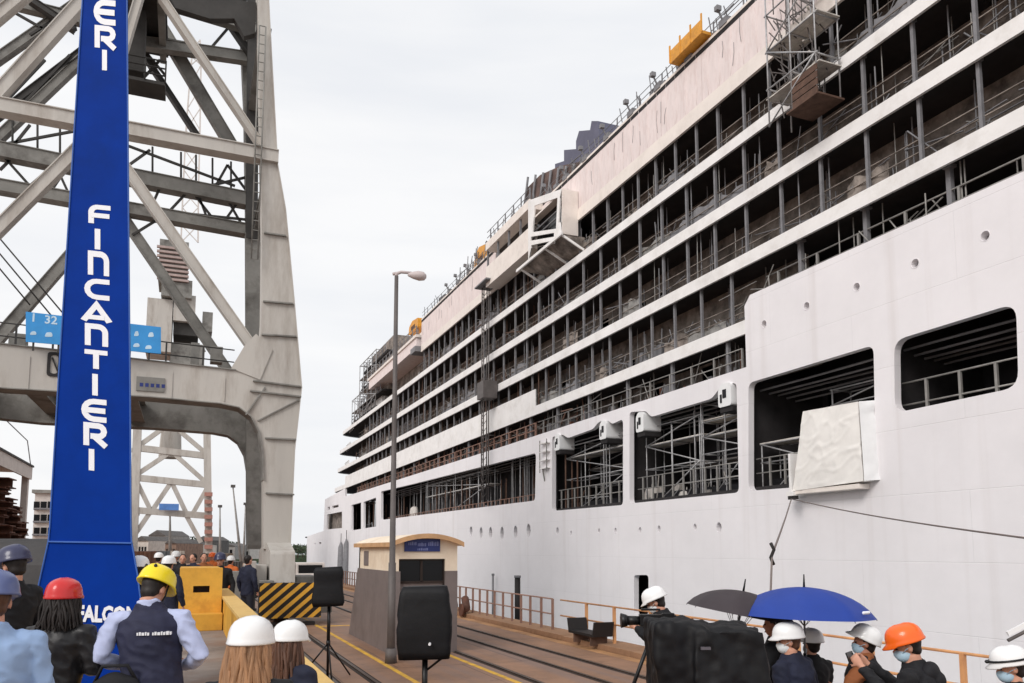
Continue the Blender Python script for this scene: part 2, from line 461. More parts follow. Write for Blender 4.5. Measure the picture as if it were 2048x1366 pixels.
# crane rails in their grooves
for x in (2.95, 3.72, 6.80, 8.1, 9.15):
    b = MB(); b.box(x - 0.11, x + 0.11, -20, 320, -0.2, 0.005); g = b.build('rail_groove', M_GROOVE, quay)
    b = MB(); b.box(x - 0.035, x + 0.035, -20, 320, -0.2, 0.03); b.build('crane_rail', M_STEEL, quay)
# raised walkway on the land side, with the yellow parapet
WZ = 0.7
b = MB(); b.box(-14, 0.96, -14, 26, -0.5, WZ)
walk = tag(b.build('walkway', M_WALK), kind='structure')
par = empty('parapet_wall', (1.1, 10, WZ), 'long low yellow concrete parapet wall along the raised walkway', 'wall')
y = -4.0
pz = onX(600, 1300, 1.25).z
k = 0
while y < 25.5:
    L = 3.2
    b = MB(); b.box(0.96, 1.26, y + 0.006, y + L - 0.006, -0.3, 1.46)
    b.build('wall_block', M_YELLOW, par, bevel=0.012)
    b = MB(); b.box(0.93, 1.29, y + 0.004, y + L - 0.004, 1.45, 1.52)
    b.build('coping', mat('coping_yellow', rgb(226, 188, 116), rough=0.75, var=0.12, scale=2, dirt=(rgb(170, 128, 76), 0.6, 2)), par, bevel=0.01)
    y += L; k += 1
blk = empty('yellow_block', (0.3, 22.2, WZ), 'tall yellow concrete block with a dark slot at the walkway end', 'concrete block')
p0 = atD(355, 1255, 20.6); p1 = atD(430, 1255, 20.6)
b = MB()
bx0, bx1, by = p0.x, 0.92, 22.0
zt = atD(390, 1136, 20.6).z
b.prism([(bx0, WZ), (bx1, WZ), (bx1, zt), (bx0, zt)], [[(bx0 + .33, zt - .62), (bx0 + .33, zt - .45), (bx0 + .72, zt - .45), (bx0 + .72, zt - .62)]], lambda u, v, w: (u, w, v), by, by + 0.5)
b.build('block_face', M_YELLOW, blk)
b = MB(); b.box(bx0 + 0.005, bx1 - 0.005, by + 0.5, by + 3.4, WZ, zt - 0.02); b.build('block_body', M_YELLOW, blk)
b = MB(); b.box(bx0 + .3, bx0 + .75, by + 0.3, by + 0.32, zt - .66, zt - .4); b.build('slot_back', M_HAZB, blk)
b = MB(); b.box(bx0 - 0.02, bx1 + 0.02, by - 0.45, by - 0.003, WZ, WZ + 0.42); b.build('plinth', M_YELLOW, blk, bevel=0.02)

# ------------------------------------------------------------------ the ship
DX = 23.0
def S(px, py, X=DX):
    p = onX(px, py, X); return (p.y, p.z)
def ZS(s, X=DX, px=1400):        # height whose line leaves the vanishing point with slope s
    return S(px, 1100 - s * (px - 370), X)[1]
def YS(px, X=DX, py=700):
    return S(px, py, X)[0]
ship = empty('cruise_ship', (40, 80, -2.8), 'huge white cruise ship under construction moored along the quay', 'ship')
fx = lambda u, v, w: (w, u, v)   # (Y, Z) outline, extruded along X

def curve_plan(y_end, x=DX, depth=9.0, run=4.0, n=8):
    """plan line: along the side, then rounding in at the far end"""
    pts = [(x, -12.0), (x, y_end - run)]
    for i in range(1, n + 1):
        t = i / n * math.pi / 2
        pts.append((x + depth * (1 - math.cos(t)), y_end - run + run * math.sin(t)))
    return pts
def swept_band(name, plan, z0, z1, th, m, parent=ship):
    b = MB(); vs = []
    for (x, y) in plan:
        vs += [(x, y, z0), (x, y, z1), (x + th, y, z1), (x + th, y, z0)]
    fs = [(i * 4 + k, i * 4 + (k + 1) % 4, i * 4 + 4 + (k + 1) % 4, i * 4 + 4 + k) for i in range(len(plan) - 1) for k in range(4)]
    fs += [(0, 1, 2, 3), tuple(len(vs) - 1 - k for k in range(4))]
    b.add(vs, fs); return b.build(name, m, parent)
def plan_slab(name, plan, z0, z1, m, xin=33.0, parent=ship, inset=0.12):
    out = [(x + inset, y) for (x, y) in plan] + [(xin, plan[-1][1]), (xin, plan[0][1])]
    b = MB(); b.prism(out, [], lambda u, v, w: (u, v, w), z0, z1); return b.build(name, m, parent)

BANDS = [  # slope of lower and upper edge, far end in photo px
    ('L1', 0.731, 0.751, 685), ('L2', 0.620, 0.642, 680), ('L3', 0.507, 0.530, 677), ('L4', 0.386, 0.411, 672)]
zl = {}
for nme, lo, up, pe in BANDS:
    zl[nme] = (ZS(lo), ZS(up))
    plan = curve_plan(YS(pe) + 2)
    if nme == 'L4': plan[0] = (DX, YS(1490, py=650) + .003)
    swept_band('deck_band', plan, zl[nme][0], zl[nme][1], 0.12, M_BAND)
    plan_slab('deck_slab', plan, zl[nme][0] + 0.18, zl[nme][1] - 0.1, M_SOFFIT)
zl['L0'] = (ZS(0.839), ZS(0.868)); zl['TOP'] = (ZS(0.972), ZS(0.985))
ZHT = ZS(0.4515)                                   # top edge of the tall near hull
L5 = (ZS(0.296), ZS(0.326))
YSTEP = YS(1490, py=650)
# bulkheads behind the open decks, with unfinished openings
def bulkhead(z0, z1, x, y0, y1, step=2.33, frac=0.35, m=M_BACK, th=0.08):
    holes = []
    y = y0 + 0.5
    while y + step < y1:
        if random.random() < frac:
            a = y + random.uniform(0.2, 0.5); w = random.uniform(0.7, 1.1); h = random.uniform(0.7, 1.5); zb = z0 + random.uniform(0.15, 0.5)
            holes.append([(a, zb), (a, min(zb + h, z1 - .15)), (a + w, min(zb + h, z1 - .15)), (a + w, zb)])
        y += step
    b = MB(); b.prism([(y0, z0), (y1, z0), (y1, z1), (y0, z1)], holes, fx, x, x + th); b.build('bulkhead', m, ship)
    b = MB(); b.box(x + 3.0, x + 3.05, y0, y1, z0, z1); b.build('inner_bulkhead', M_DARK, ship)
lev = [('L1', 'L0', 2.2, 124), ('L2', 'L1', 2.2, 124), ('L3', 'L2', 2.0, 126), ('L4', 'L3', 1.9, 128)]
for lo, up, dep, ye in lev:
    bulkhead(zl[lo][1] - 0.1, zl[up][0] + 0.2, DX + dep, -12 if lo != 'L4' else YSTEP - 2, ye)
bulkhead(L5[1] - .1, zl['L4'][0] + .2, DX + 2.4, YSTEP - 2, 128, frac=0.5)
bulkhead(ZHT - 1.2, zl['L3'][0] + .2, DX + 3.2, -12, YSTEP + 1, frac=0.5)
# pillars behind the bands: one shared mesh per deck height
def pillars(z0, z1, y0, y1, step, w, xoff=0.28, every=None, m=M_POST):
    b = MB(); b.box(-w / 2, w / 2, -w / 2, w / 2, z0, z1); b.box(-w * .9, w * .9, -w * .9, w * .9, z1 - .12, z1 - 0.02)
    first = b.build('pillar', m, ship); first.location = (DX + xoff, y0, 0); WM[first.name] = Matrix.Translation((DX + xoff, y0, 0))
    y = y0 + step; i = 1; n = 1
    while y < y1:
        o = link('pillar', first.data, ship, (DX + xoff, y + random.uniform(-.08, .08), 0)); n += 1
        y += step
    return n
yo = YS(1273, py=600)
n = pillars(zl['L3'][1] - .15, zl['L2'][0] + .2, yo - 2.33 * 9, 112, 2.33, 0.125)
n += pillars(zl['L2'][1] - .15, zl['L1'][0] + .2, yo - 2.33 * 9, 112, 2.33, 0.125)
n += pillars(zl['L4'][1] - .15, zl['L3'][0] + .2, YSTEP + 1.2, 112, 2.33, 0.12)
n += pillars(zl['L1'][1] - .15, zl['L0'][0] + .2, yo - 1.86 * 12, 84, 1.86, 0.115)
n += pillars(L5[1] - .15, zl['L4'][0] + .2, YSTEP + 1.6, 105, 4.66, 0.16)
n += pillars(ZHT - .9, zl['L3'][0] + .2, 8, YSTEP, 3.5, 0.18, xoff=0.5)
# the hull side, cut open for boats, decks and ports
PXH = lambda *pts: [S(*p) for p in pts]
op = []
op.append(rounded(PXH((1788, 681), (2032, 606), (2037, 774), (1790, 826)), 0.5))
op.append(rounded(PXH((1497, 766), (1747, 690), (1752, 962), (1497, 982)), 0.35))
op.append(rounded(PXH((1259, 824), (1292, 822), (1302, 834), (1424, 797), (1440, 775), (1473, 764), (1478, 985), (1259, 1007)), 0.3))
op.append(rounded(PXH((1104, 874), (1125, 869), (1136, 876), (1186, 858), (1198, 843), (1216, 841), (1224, 848), (1246, 838), (1246, 1010), (1104, 1022)), 0.3))
op.append(rounded(PXH((762, 983), (826, 968), (1072, 906), (1070, 1001), (762, 1040)), 0.35))
op.append(PXH((727, 1004), (752, 995), (752, 1053), (727, 1057)))
op.append(PXH((703, 1010), (722, 1005), (722, 1058), (703, 1061)))
op.append(PXH((654, 1029), (684, 1023), (684, 1056), (653, 1059)))
op.append(PXH((664, 1012), (677, 1009), (677, 1014), (664, 1017)))
op.append(PXH((655, 1014), (660, 1013), (660, 1019), (655, 1020)))
def oval(px, py, w, h, n=10):
    y, z = S(px, py)
    return [(y + w / 2 * math.cos(2 * math.pi * i / n), z + h / 2 * math.sin(2 * math.pi * i / n)) for i in range(n)]
ports = [(942, 1063, .9), (962, 1066, 1.0), (981, 1066, 1.0), (1004, 1067, 1.1), (1031, 1064, 1.0), (1057, 1061, 1.0)]
small = [(1115, 1062, .5), (1142, 1066, .3), (1198, 1062, .32), (1231, 1061, .34), (1280, 1060, .34), (1318, 1058, .38), (1390, 1054, .34), (1438, 1055, .5)]
for px, py, h in ports: op.append(oval(px, py, 0.75, h))
for px, py, h in small: op.append(oval(px, py, h * .8, h))
fair = [(1970, 472), (1830, 527), (1713, 574), (1613, 612), (1528, 648)]
for px, py in fair: op.append(oval(px, py, 0.30, 0.32))
op.append(oval(640, 1086, 3.0, 0.35)); op.append(oval(630, 1087, 1.6, 0.3))
op.append(rounded(PXH((1268, 1150), (1297, 1150), (1297, 1229), (1268, 1229)), 0.25))
YB = 165.0
yL5 = YS(690, py=990)
outer = [(-25, -5), (-25, ZHT), (YSTEP - .4, ZHT), (YSTEP, ZHT - .4), (YSTEP, L5[1]), (YS(1000, py=880), L5[1]), (yL5, L5[1] + .2)]
outer += [(yL5 + .1, zl['L4'][0] - .02), S(650, 999), S(647, 1062), S(634, 1066), (YB, S(634, 1070)[1]), (YB, -5)]
b = MB(); b.prism(outer, op, fx, DX, DX + 0.3)
b.build('hull_side', M_HULL, ship)
# far end of the hull rounds in
b = MB(); vs = []; n = 12
zt = S(634, 1070)[1]
for i in range(n + 1):
    t = i / n; x = DX + 17 * t * t; y = YB + 38 * t
    fl = 4.0 * t * t
    vs += [(x + fl * .8, y - fl, -5), (x, y, zt), (x + .3, y, zt), (x + fl * .8 + .3, y - fl, -5)]
b.add(vs, [(i * 4 + k, i * 4 + (k + 1) % 4, i * 4 + 4 + (k + 1) % 4, i * 4 + 4 + k) for i in range(n) for k in range(4)]); b.build('hull_end', M_HULL, ship)
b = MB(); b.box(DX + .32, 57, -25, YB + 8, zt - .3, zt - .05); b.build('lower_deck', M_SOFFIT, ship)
# port rims and inner darkness
for px, py in fair:
    y, z = S(px, py)
    b = MB(); vs = []
    for r, x in ((.158, DX - .008), (.185, DX - .008), (.19, DX + .002), (.158, DX + .002)):
        vs += [(x, y + r * math.cos(2 * math.pi * i / 12), z + r * math.sin(2 * math.pi * i / 12)) for i in range(12)]
    b.add(vs, [(j * 12 + i, j * 12 + (i + 1) % 12, ((j + 1) % 4) * 12 + (i + 1) % 12, ((j + 1) % 4) * 12 + i) for j in range(4) for i in range(12)], True)
    b.build('port_rim', M_HULL, ship)
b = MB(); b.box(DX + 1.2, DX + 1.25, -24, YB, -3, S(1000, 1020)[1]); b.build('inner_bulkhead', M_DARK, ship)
b = MB(); b.box(DX + 1.0, DX + 1.05, 122, 152, -1, S(662, 1004)[1]); b.build('inner_bulkhead', M_BACK, ship)
# boat deck behind the big openings
zfl = S(1478, 1010)[1]; zce = L5[0] + .25
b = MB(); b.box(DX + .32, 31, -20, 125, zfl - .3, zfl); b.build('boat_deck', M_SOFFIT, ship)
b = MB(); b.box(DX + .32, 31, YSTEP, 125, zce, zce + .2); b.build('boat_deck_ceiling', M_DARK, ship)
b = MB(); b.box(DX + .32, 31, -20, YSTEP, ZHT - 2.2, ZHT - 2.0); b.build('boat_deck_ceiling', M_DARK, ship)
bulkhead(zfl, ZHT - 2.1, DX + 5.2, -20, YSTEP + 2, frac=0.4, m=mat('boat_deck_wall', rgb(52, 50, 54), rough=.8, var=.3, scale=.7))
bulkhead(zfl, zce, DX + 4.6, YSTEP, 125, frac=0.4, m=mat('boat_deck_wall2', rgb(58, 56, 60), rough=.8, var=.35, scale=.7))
for px in (1488, 1252, 1088, 757, 693):
    y = YS(px, py=950); b = MB(); b.box(DX + .33, DX + 4.6, y - .08, y + .08, zfl, zce); b.build('frame_web', M_SOFFIT, ship)
y = YS(1768, py=800); b = MB(); b.box(DX + .33, DX + 5.0, y - .1, y + .1, zfl, ZHT - 2.2); b.build('frame_web', M_SOFFIT, ship)
# beams, pipes and cable trays under the ceilings
for i in range(26):
    y = 14 + i * 4.1; zc = (ZHT - 2.2) if y < YSTEP else zce
    b = MB(); b.ibeam((DX + .4, y, zc - .16), (DX + 4.5, y, zc - .16), .14, .3); b.build('ceiling_beam', M_SOFFIT, ship)
b = MB()
for i in range(5):
    b.path([(DX + 1.0 + i * .5, 14 + j * 6, zce - .45 - .08 * i + random.uniform(-.04, .04)) for j in range(19)], .05)
pi = b.build('pipe_run', M_POST, ship); pi['kind'] = 'stuff'

# railings on the ship: rails and every post a piece
def railing(name, pts, hgt, m, step=1.6, r=0.03, parent=ship, mids=(0.5,), post_r=None, first_m=None):
    """pts: foot line as world points"""
    pts = [Vector(p) for p in pts]
    b = MB()
    for f in (1.0,) + tuple(mids):
        b.path([p + Vector((0, 0, hgt * f)) for p in pts], r, 6)
    rl = b.build(name, m, parent)
    tot = sum((pts[i + 1] - pts[i]).length for i in range(len(pts) - 1))
    b = MB(); b.box(-(post_r or r * 1.3), (post_r or r * 1.3), -(post_r or r * 1.3), (post_r or r * 1.3), 0, hgt)
    pm = None; d = 0.0
    while d < tot:
        e = d; q = pts[0]
        for i in range(len(pts) - 1):
            l = (pts[i + 1] - pts[i]).length
            if e <= l: q = pts[i].lerp(pts[i + 1], e / l); break
            e -= l
        if pm is None:
            o = b.build('rail_post', m, rl); o.location = q; WM[o.name] = Matrix.Translation(q); pm = o.data
        else: link('rail_post', pm, rl, q)
        d += step * random.uniform(0.93, 1.07)
    return rl
railing('deck_railing', [(DX + .45, 9, ZHT - .25), (DX + .45, YSTEP - 1, ZHT - .25)], 0.95, M_RAILGREY, step=2.2, r=.035)
railing('deck_railing', [(DX + .2, YSTEP + .5, L5[1] - .02), (DX + .2, 52, L5[1] - .02)], 1.0, M_RAILGREY, step=2.0, r=.03)
railing('deck_railing', [(DX + .2, 52.5, L5[1] - .02), (DX + .2, 118, L5[1] - .02)], 1.0, M_RUST, step=1.7, r=.045)
zo = S(1900, 806)[1]
ya, yb_ = S(2030, 790)[0] - .5, S(1795, 800)[0] + .2
railing('window_railing', [(DX + .45, ya, zo - .65), (DX + .45, yb_, zo - .65)], 1.75, M_RAILGREY, step=1.35, r=.035, mids=(.55,))
for a, c in ((1497, 1590), (1262, 1476), (1106, 1245), (770, 1068)):
    y1_, y0_ = YS(a, py=980) - .1, YS(c, py=980) + .1
    railing('opening_railing', [(DX + .4, y0_, zfl), (DX + .4, y1_, zfl)], 2.0, M_RUST if a < 1000 else M_RAILGREY, step=0.95, r=.03, mids=(.35, .68))
# loose workplace clutter on the decks
def clutter(zd, y0, y1, cnt, m, hmax=0.9, x0=.5, x1=1.6):
    b = MB()
    for i in range(cnt):
        y = random.uniform(y0, y1); x = DX + random.uniform(x0, x1); w = random.uniform(.15, .6); h = random.uniform(.15, hmax)
        if random.random() < .5: b.box(x, x + w * .6, y, y + w, zd, zd + h)
        else:
            b.bar((x, y, zd), (x + random.uniform(-.2, .4), y + random.uniform(-.8, .8), zd + h * 1.4), .05, .05)
    o = b.build('deck_clutter', m, ship); o['kind'] = 'stuff'
for nme in ('L1', 'L2', 'L3', 'L4'):
    clutter(zl[nme][1] - .12, 12, 110, 55, M_POST, .8)
    clutter(zl[nme][1] - .12, 12, 110, 50, M_RAILGREY, .9)
clutter(L5[1] - .1, YSTEP, 110, 70, M_RUSTPILE, 1.0)
clutter(zfl, 14, 110, 90, mat('crate_pale', rgb(178, 172, 166), rough=.7, var=.2), 1.5, .7, 3.0)
clutter(zfl, 14, 110, 50, M_RUSTPILE, 1.3, .7, 3.0)
for nme, y0_, y1_ in (('L1', 6, 84), ('L2', 6, 118), ('L3', 6, 120), ('L4', YSTEP + .5, 120)):
    zd = zl[nme][1] - .1
    for f_, xo in ((.62, .35), (1.08, .35), (1.0, 1.7)):
        b = MB(); b.path([(DX + xo, y0_ + (y1_ - y0_) * i / 24, zd + f_ + random.uniform(-.02, .02)) for i in range(25)], .028, 5); b.build('deck_rail', M_BACK if xo < 1 else M_POST, ship)
    for i in range(16):                                           # loose protective sheets tied behind the rail
        y = random.uniform(y0_, y1_ - 4); L_ = random.uniform(1.2, 4.0); hgt = random.uniform(.5, 1.15)
        b = MB(); vs_ = []
        for j in range(9):
            t = j / 8; xx = DX + .42 + .06 * math.sin(j * 1.9 + i)
            vs_ += [(xx, y + L_ * t, zd), (xx + .05 * math.sin(j), y + L_ * t, zd + hgt + .12 * math.sin(j * 1.3 + i))]
        b.add(vs_, [(2 * j, 2 * j + 2, 2 * j + 3, 2 * j + 1) for j in range(8)], True)
        b.build('dust_sheet', (M_BACK, M_POST, M_POST, M_RAILGREY)[i % 4], ship, recalc=False)
def props(zd, zc, y0, y1, cnt, m, r=.03, x0=.3, x1=1.6):
    b = MB()
    for i in range(cnt):
        y = random.uniform(y0, y1); x = DX + random.uniform(x0, x1); k = random.random()
        if k < .5: b.tube((x, y, zd), (x, y, zc - random.choice((0, 0, .6, 1.1))), r, 5)
        elif k < .75: b.tube((x, y, zd), (x, y + random.uniform(-1.6, 1.6), zd + random.uniform(.8, 1.9)), r, 5)
        else: b.tube((x, y, zd + random.uniform(.3, 1.6)), (x, y + random.uniform(1.2, 3.5), zd + random.uniform(.3, 1.6)), r, 5)
    o = b.build('work_props', m, ship, recalc=False); o['kind'] = 'stuff'
for lo, up_, ya_, yb_2 in (('L1', 'L0', 8, 84), ('L2', 'L1', 8, 118), ('L3', 'L2', 8, 120), ('L4', 'L3', YSTEP + 1, 122)):
    props(zl[lo][1] - .1, zl[up_][0] + .15, ya_, yb_2, 170, M_POST); props(zl[lo][1] - .1, zl[up_][0] + .15, ya_, yb_2, 60, M_RAILGREY, .022)
    props(zl[lo][1] - .1, zl[up_][0] + .15, 50, yb_2, 60, M_BROWN, .05)
props(L5[1] - .1, zl['L4'][0] + .15, YSTEP + 1, 120, 150, M_RAILGREY, .03); props(L5[1] - .1, zl['L4'][0] + .15, 45, 120, 90, M_RUST, .05)
props(ZHT - .8, zl['L3'][0] + .15, 10, YSTEP, 40, M_RAILGREY, .03)
props(zfl, zce, YSTEP + 1, 118, 150, M_SCAF, .03, .4, 3.2); props(zfl, zce - 1.2, 46, 118, 90, M_BROWN, .06, .5, 3)
clutter(zl['L4'][1] - .12, YSTEP, 120, 90, M_POST, 1.3); clutter(L5[1] - .1, YSTEP, 120, 110, M_POST, 1.0); clutter(zfl, 50, 118, 120, M_POST, 1.8, .5, 2.5)
# boat davit heads hanging in the openings
dh = [(1453, 792, .95), (1283, 846, .8), (1209, 862, .85), (1117, 886, .8)]
for px, py, w in dh:
    y, z = S(px, py)
    r_ = MB()
    r_.prism(rounded([(y - w / 2, z - .5), (y + w / 2, z - .5), (y + w / 2, z + .35), (y + w * .2, z + .62), (y - w / 2, z + .55)], .15, 3), [], fx, DX - .12, DX + 1.0)
    d_ = r_.build('davit_head', M_WHITE, ship)
    b = MB(); b.box(DX - .14, DX - .115, y - w * .14, y + w * .14, z - .1, z + .3); b.box(DX - .14, DX - .115, y + w * .2, y + w * .34, z - .3, z + .1); b.build('davit_hatch', M_DARK, d_)
    b = MB(); b.box(DX - .05, DX + 1.0, y - w * .5, y + w * .45, z - .75, z - .503); b.build('davit_foot', M_SOFFIT, d_)
# cream and pinkish cladding sheets above the top open deck
Y0P, Y1P = 2.0, YS(842, py=690)
zb0, zb1, zb2 = zl['L0'][0], zl['L0'][1], ZS(0.972)
b = MB(); b.box(DX, DX + .14, Y0P, Y1P, zb0, zb1); b.build('cladding_border', M_CREAM, ship)
nsh = 22; first = None
for i in range(nsh):
    w = (Y1P - Y0P) / nsh
    if first is None:
        b = MB(); b.box(0, .1, .010, w - .010, zb1 - .12, zb2)
        for k in range(4):                                        # creased protective film on each sheet
            yy = w * (.12 + .25 * k)
            b.path([(-.004, yy + .06 * math.sin(j * 2.1 + k * 1.3), zb1 + .05 + j * (zb2 - zb1 - .1) / 6) for j in range(7)], .011, 4)
        first = b.build('cladding_sheet', M_PINK, ship); first.location = (DX + .03, Y0P, 0); WM[first.name] = Matrix.Translation((DX + .03, Y0P, 0))
        sheet = first.data
    else:
        o = link('cladding_sheet', sheet, ship, (DX + .03 + random.uniform(-.012, .012), Y0P + i * w, 0))
b = MB()
for i in range(46):                                               # marker lines and cable ends over the film
    y = random.uniform(Y0P, Y1P); z = random.uniform(zb1, zb2 - 1.4); x = DX + .012
    y2 = y + random.uniform(-.15, .15); b.path([(x, y, z), (x, y2, z + random.uniform(.4, .7)), (x, y2 + random.uniform(-.15, .15), z + random.uniform(.8, 1.3))], .010, 4)
o = b.build('cable_ends', M_POST, ship); o['kind'] = 'stuff'
b = MB(); b.box(DX + .02, 40, Y0P, Y1P, zb2 - .25, zb2 - .02); b.build('top_deck', M_SOFFIT, ship)
b = MB(); b.box(DX + .145, 33, Y0P, Y1P, zb0 + .2, zb0 + .4); b.build('deck_slab', M_SOFFIT, ship)
b = MB(); b.box(DX + .0, DX + .16, Y0P, Y1P, zb2 - .02, zb2 + .12); b.build('cladding_cap', M_CREAM, ship)
rl = railing('top_railing', [(DX + .1, Y0P, zb2 + .1), (DX + .1, Y1P, zb2 + .1)], 0.75, M_POST, step=2.4, r=.022, mids=(.5,))
# white work lamps along the top rail
b = MB(); b.bar((.05, 0, 0), (-.35, 0, .75), .06, .08); b.box(-.46, -.2, -.12, .12, .62, .86); b.box(-.1, .25, -.3, .3, -.05, .3)
lm = None
for i in range(20):
    q = (DX + .05, 18 + i * 2.9, zb2 + .12)
    if lm is None:
        o = b.build('deck_lamp', M_POST, ship); o.location = q; WM[o.name] = Matrix.Translation(q); lm = o.data
    else: link('deck_lamp', lm, ship, q)

# bridge wing: a box standing proud of the side
XW = 22.0
def SW(px, py): return S(px, py, XW)
wg = ship
b = MB()
yw0, yw1 = SW(1128, 450)[0], SW(972, 560)[0]
zA, zB, zC, zD = [SW(1040, y)[1] for y in (1100 - .872 * 670, 1100 - .938 * 670, 1100 - .992 * 670, 1100 - 1.018 * 670)]
yw1b = SW(1062, 470)[0]
b.box(XW, DX + .2, yw1b, yw1, zA, zB); b.build('wing_fascia', M_CREAM, ship)
b = MB(); b.box(XW + .9, XW + .95, yw1b, yw1, zB, zC); b.build('wing_window_band', M_GLASS, ship)
b = MB(); b.box(XW - .05, DX + 3, yw1b + .2, yw1, zC, zD); b.build('wing_roof', M_CREAM, ship)
for i in range(5):
    y = yw1b + (yw1 - yw1b) * i / 4; b = MB(); b.box(XW + .1, XW + .25, y - .06, y + .06, zB, zC); b.build('wing_mullion', M_POST, ship)
zwb, zwt = SW(1095, 465)[1], SW(1095, 402)[1]
zlow = SW(1090, 500)[1]
zE = SW(1128, 378)[1]
o_ = [(yw0, zlow), (yw0, zE), SW(1060, 402), (SW(1060, 402)[0], zlow)]
h_ = [SW(1073, 412), SW(1119, 396), SW(1116, 458), SW(1069, 465)]
h3 = [SW(1066, 474), SW(1112, 466), SW(1112, 474), SW(1065, 482)]
h4 = [SW(1066, 491), SW(1112, 481), SW(1112, 487), SW(1066, 497)]
h2 = [SW(1124, 396), SW(1128.5, 393), SW(1126, 445), SW(1121, 447)]
b = MB(); b.prism(o_, [h_, h2, h3, h4], fx, XW - .15, XW - .05); b.build('wing_window_frame', M_BAND, ship)
b = MB(); b.box(XW - .15, DX, yw0 - .06, yw0 - .002, zlow, zE); b.build('wing_end_wall', M_CREAM, ship)
b = MB(); b.box(XW - .04, DX + 1, yw0, yw1b + .2, zE - .12, zE - .002); b.build('wing_cap', M_CREAM, ship)
b = MB(); b.box(XW + .5, XW + .55, yw0, yw1b, zlow, zE - .13); b.build('wing_glass', M_GLASS, ship)
for f in (.25, .45):
    z = zwb + (zwt - zwb) * f; b = MB(); b.tube((XW + .1, yw0, z), (XW + .1, yw1b, z), .05); b.build('wing_bar', M_POST, ship)
b = MB(); b.hexa([(DX + .3, yw0, zlow - .9), (DX + .3, yw1b, zlow - .9), (DX + .5, yw1b, zlow - .9), (DX + .5, yw0, zlow - .9), (XW - .1, yw0, zlow - .003), (XW - .1, yw1b + 2, zlow - .003), (DX + .5, yw1b + 2, zlow - .003), (DX + .5, yw0, zlow - .003)])
b.build('wing_underside', M_BACK, ship)
for y in (yw0 + .1, (yw0 + yw1b) / 2, yw1b + 1.6):
    b = MB(); b.bar((XW - .14, y, zlow - .02), (DX + .28, y - .4, zlow - 1.0), .12, .14); b.build('wing_strut', M_BAND, ship)
b = MB(); b.bar((XW - .19, yw0 - .1, zlow), (XW - .19, yw1b + 2.2, zlow), .12, .2); b.build('wing_edge', M_BAND, ship)
railing('wing_roof_railing', [(XW + .1, yw1b + .4, zD), (XW + .1, yw1, zD)], .95, M_POST, step=1.6, r=.03)
# funnel and its covered base behind the top deck
XF = 34.0
fp = [(1060, 420), (1110, 345), (1110, 328), (1128, 322), (1128, 300), (1152, 298), (1152, 282), (1158, 262), (1180, 260), (1183, 242), (1196, 242), (1200, 300), (1200, 420)]
b = MB(); b.prism([S(x, y, XF) for x, y in fp], [], fx, XF, XF + 7); b.build('funnel', M_FUNNEL, ship)
fb = [(1046, 420), (1052, 378), (1080, 350), (1120, 332), (1165, 322), (1190, 318), (1190, 420)]
b = MB(); b.prism([S(x, y, 30) for x, y in fb], [], fx, 30, 33); b.build('funnel_base', mat('funnel_base_brown', rgb(112, 92, 86), rough=.85, var=.4, scale=.5, dirt=(rgb(60, 50, 48), .8, .6), bump=.5, bscale=2), ship)
for i in range(9):
    y0_, z0_ = S(1050 + i * 15, 400, 29.9); b = MB(); b.tube((29.8, y0_, z0_ - 1), (29.8, y0_ - 1, S(1060 + i * 13, 352 - i * 2, 29.9)[1]), .12); b.build('funnel_rib', M_POST, ship)
# far upper structure: canopy block and stepped front
yC0, yC1 = YS(838, py=700), YS(742, py=770)
za, zb_ = S(790, 738)[1], S(790, 712)[1]
b = MB(); b.box(DX - .3, DX + 5, yC0, yC1, za, za + 1.2); b.build('canopy', M_PINK, ship)
b = MB(); b.box(DX - .45, DX + 5.2, yC0 - .2, yC1 + .3, za + 1.2, za + 1.5); b.build('canopy_roof', M_CREAM, ship)
bulkhead(zl['L1'][1] - .1, za, DX + 2.0, yC0, yC1 + 4, frac=.5)
b = MB(); b.box(DX - .6, DX + 1, yC0 - .6, yC0 + 1.4, za - .5, za + .1); b.build('canopy_ledge', M_POST, ship)
b = MB(); b.box(DX + 1, DX + 6, YS(835, py=650) - 2, YS(800, py=680), za + 1.5, S(820, 668)[1]); b.build('deckhouse', M_CREAM, ship)
railing('canopy_railing', [(DX - .3, yC0, za + 1.5), (DX - .3, yC1, za + 1.5)], 1.0, M_POST, step=1.8, r=.035)
for j, (pa, ya_) in enumerate(((722, 745), (718, 778), (712, 815), (700, 845))):
    y, z = S(pa, ya_); yy = YS(pa + 40, py=ya_)
    b = MB(); b.box(DX + .3, DX + 8, yy - 2, y, z - .3, z - .05); b.build('front_platform', M_SOFFIT, ship)
    b = MB(); b.box(DX + 1.2, DX + 7, yy - 2, y - 1.6, z - .05, z + 2.0); b.build('front_house', M_BAND if j % 2 else M_BACK, ship)
    railing('front_railing', [(DX + .35, yy - 1, z - .05), (DX + .35, y, z - .05), (DX + 6, y, z - .05)], 1.0, M_POST, step=2, r=.04)
for px, py in ((690, 868), (684, 905), (681, 940)):
    y, z = S(px, py); railing('end_railing', [(DX + .2, y - 6, z), (DX + .5, y - 1, z)], 1.0, M_BAND, step=1.5, r=.04)
b = MB()
for i in range(80):
    y = random.uniform(14, 84); z = zb2 + random.uniform(0, .3); x = DX + random.uniform(.0, .5); k = random.random()
    if k < .5: b.tube((x, y, z), (x - random.uniform(0, .3), y + random.uniform(-.2, .2), z + random.uniform(.5, 1.2)), .03, 5)
    elif k < .8: b.box(x, x + .4, y, y + random.uniform(.3, .8), z, z + random.uniform(.2, .5))
    else: b.tube((x, y, z + .6), (x, y + random.uniform(1, 3), z + random.uniform(.4, .9)), .025, 5)
o = b.build('roof_edge_clutter', M_POST, ship, recalc=False); o['kind'] = 'stuff'
b = MB()
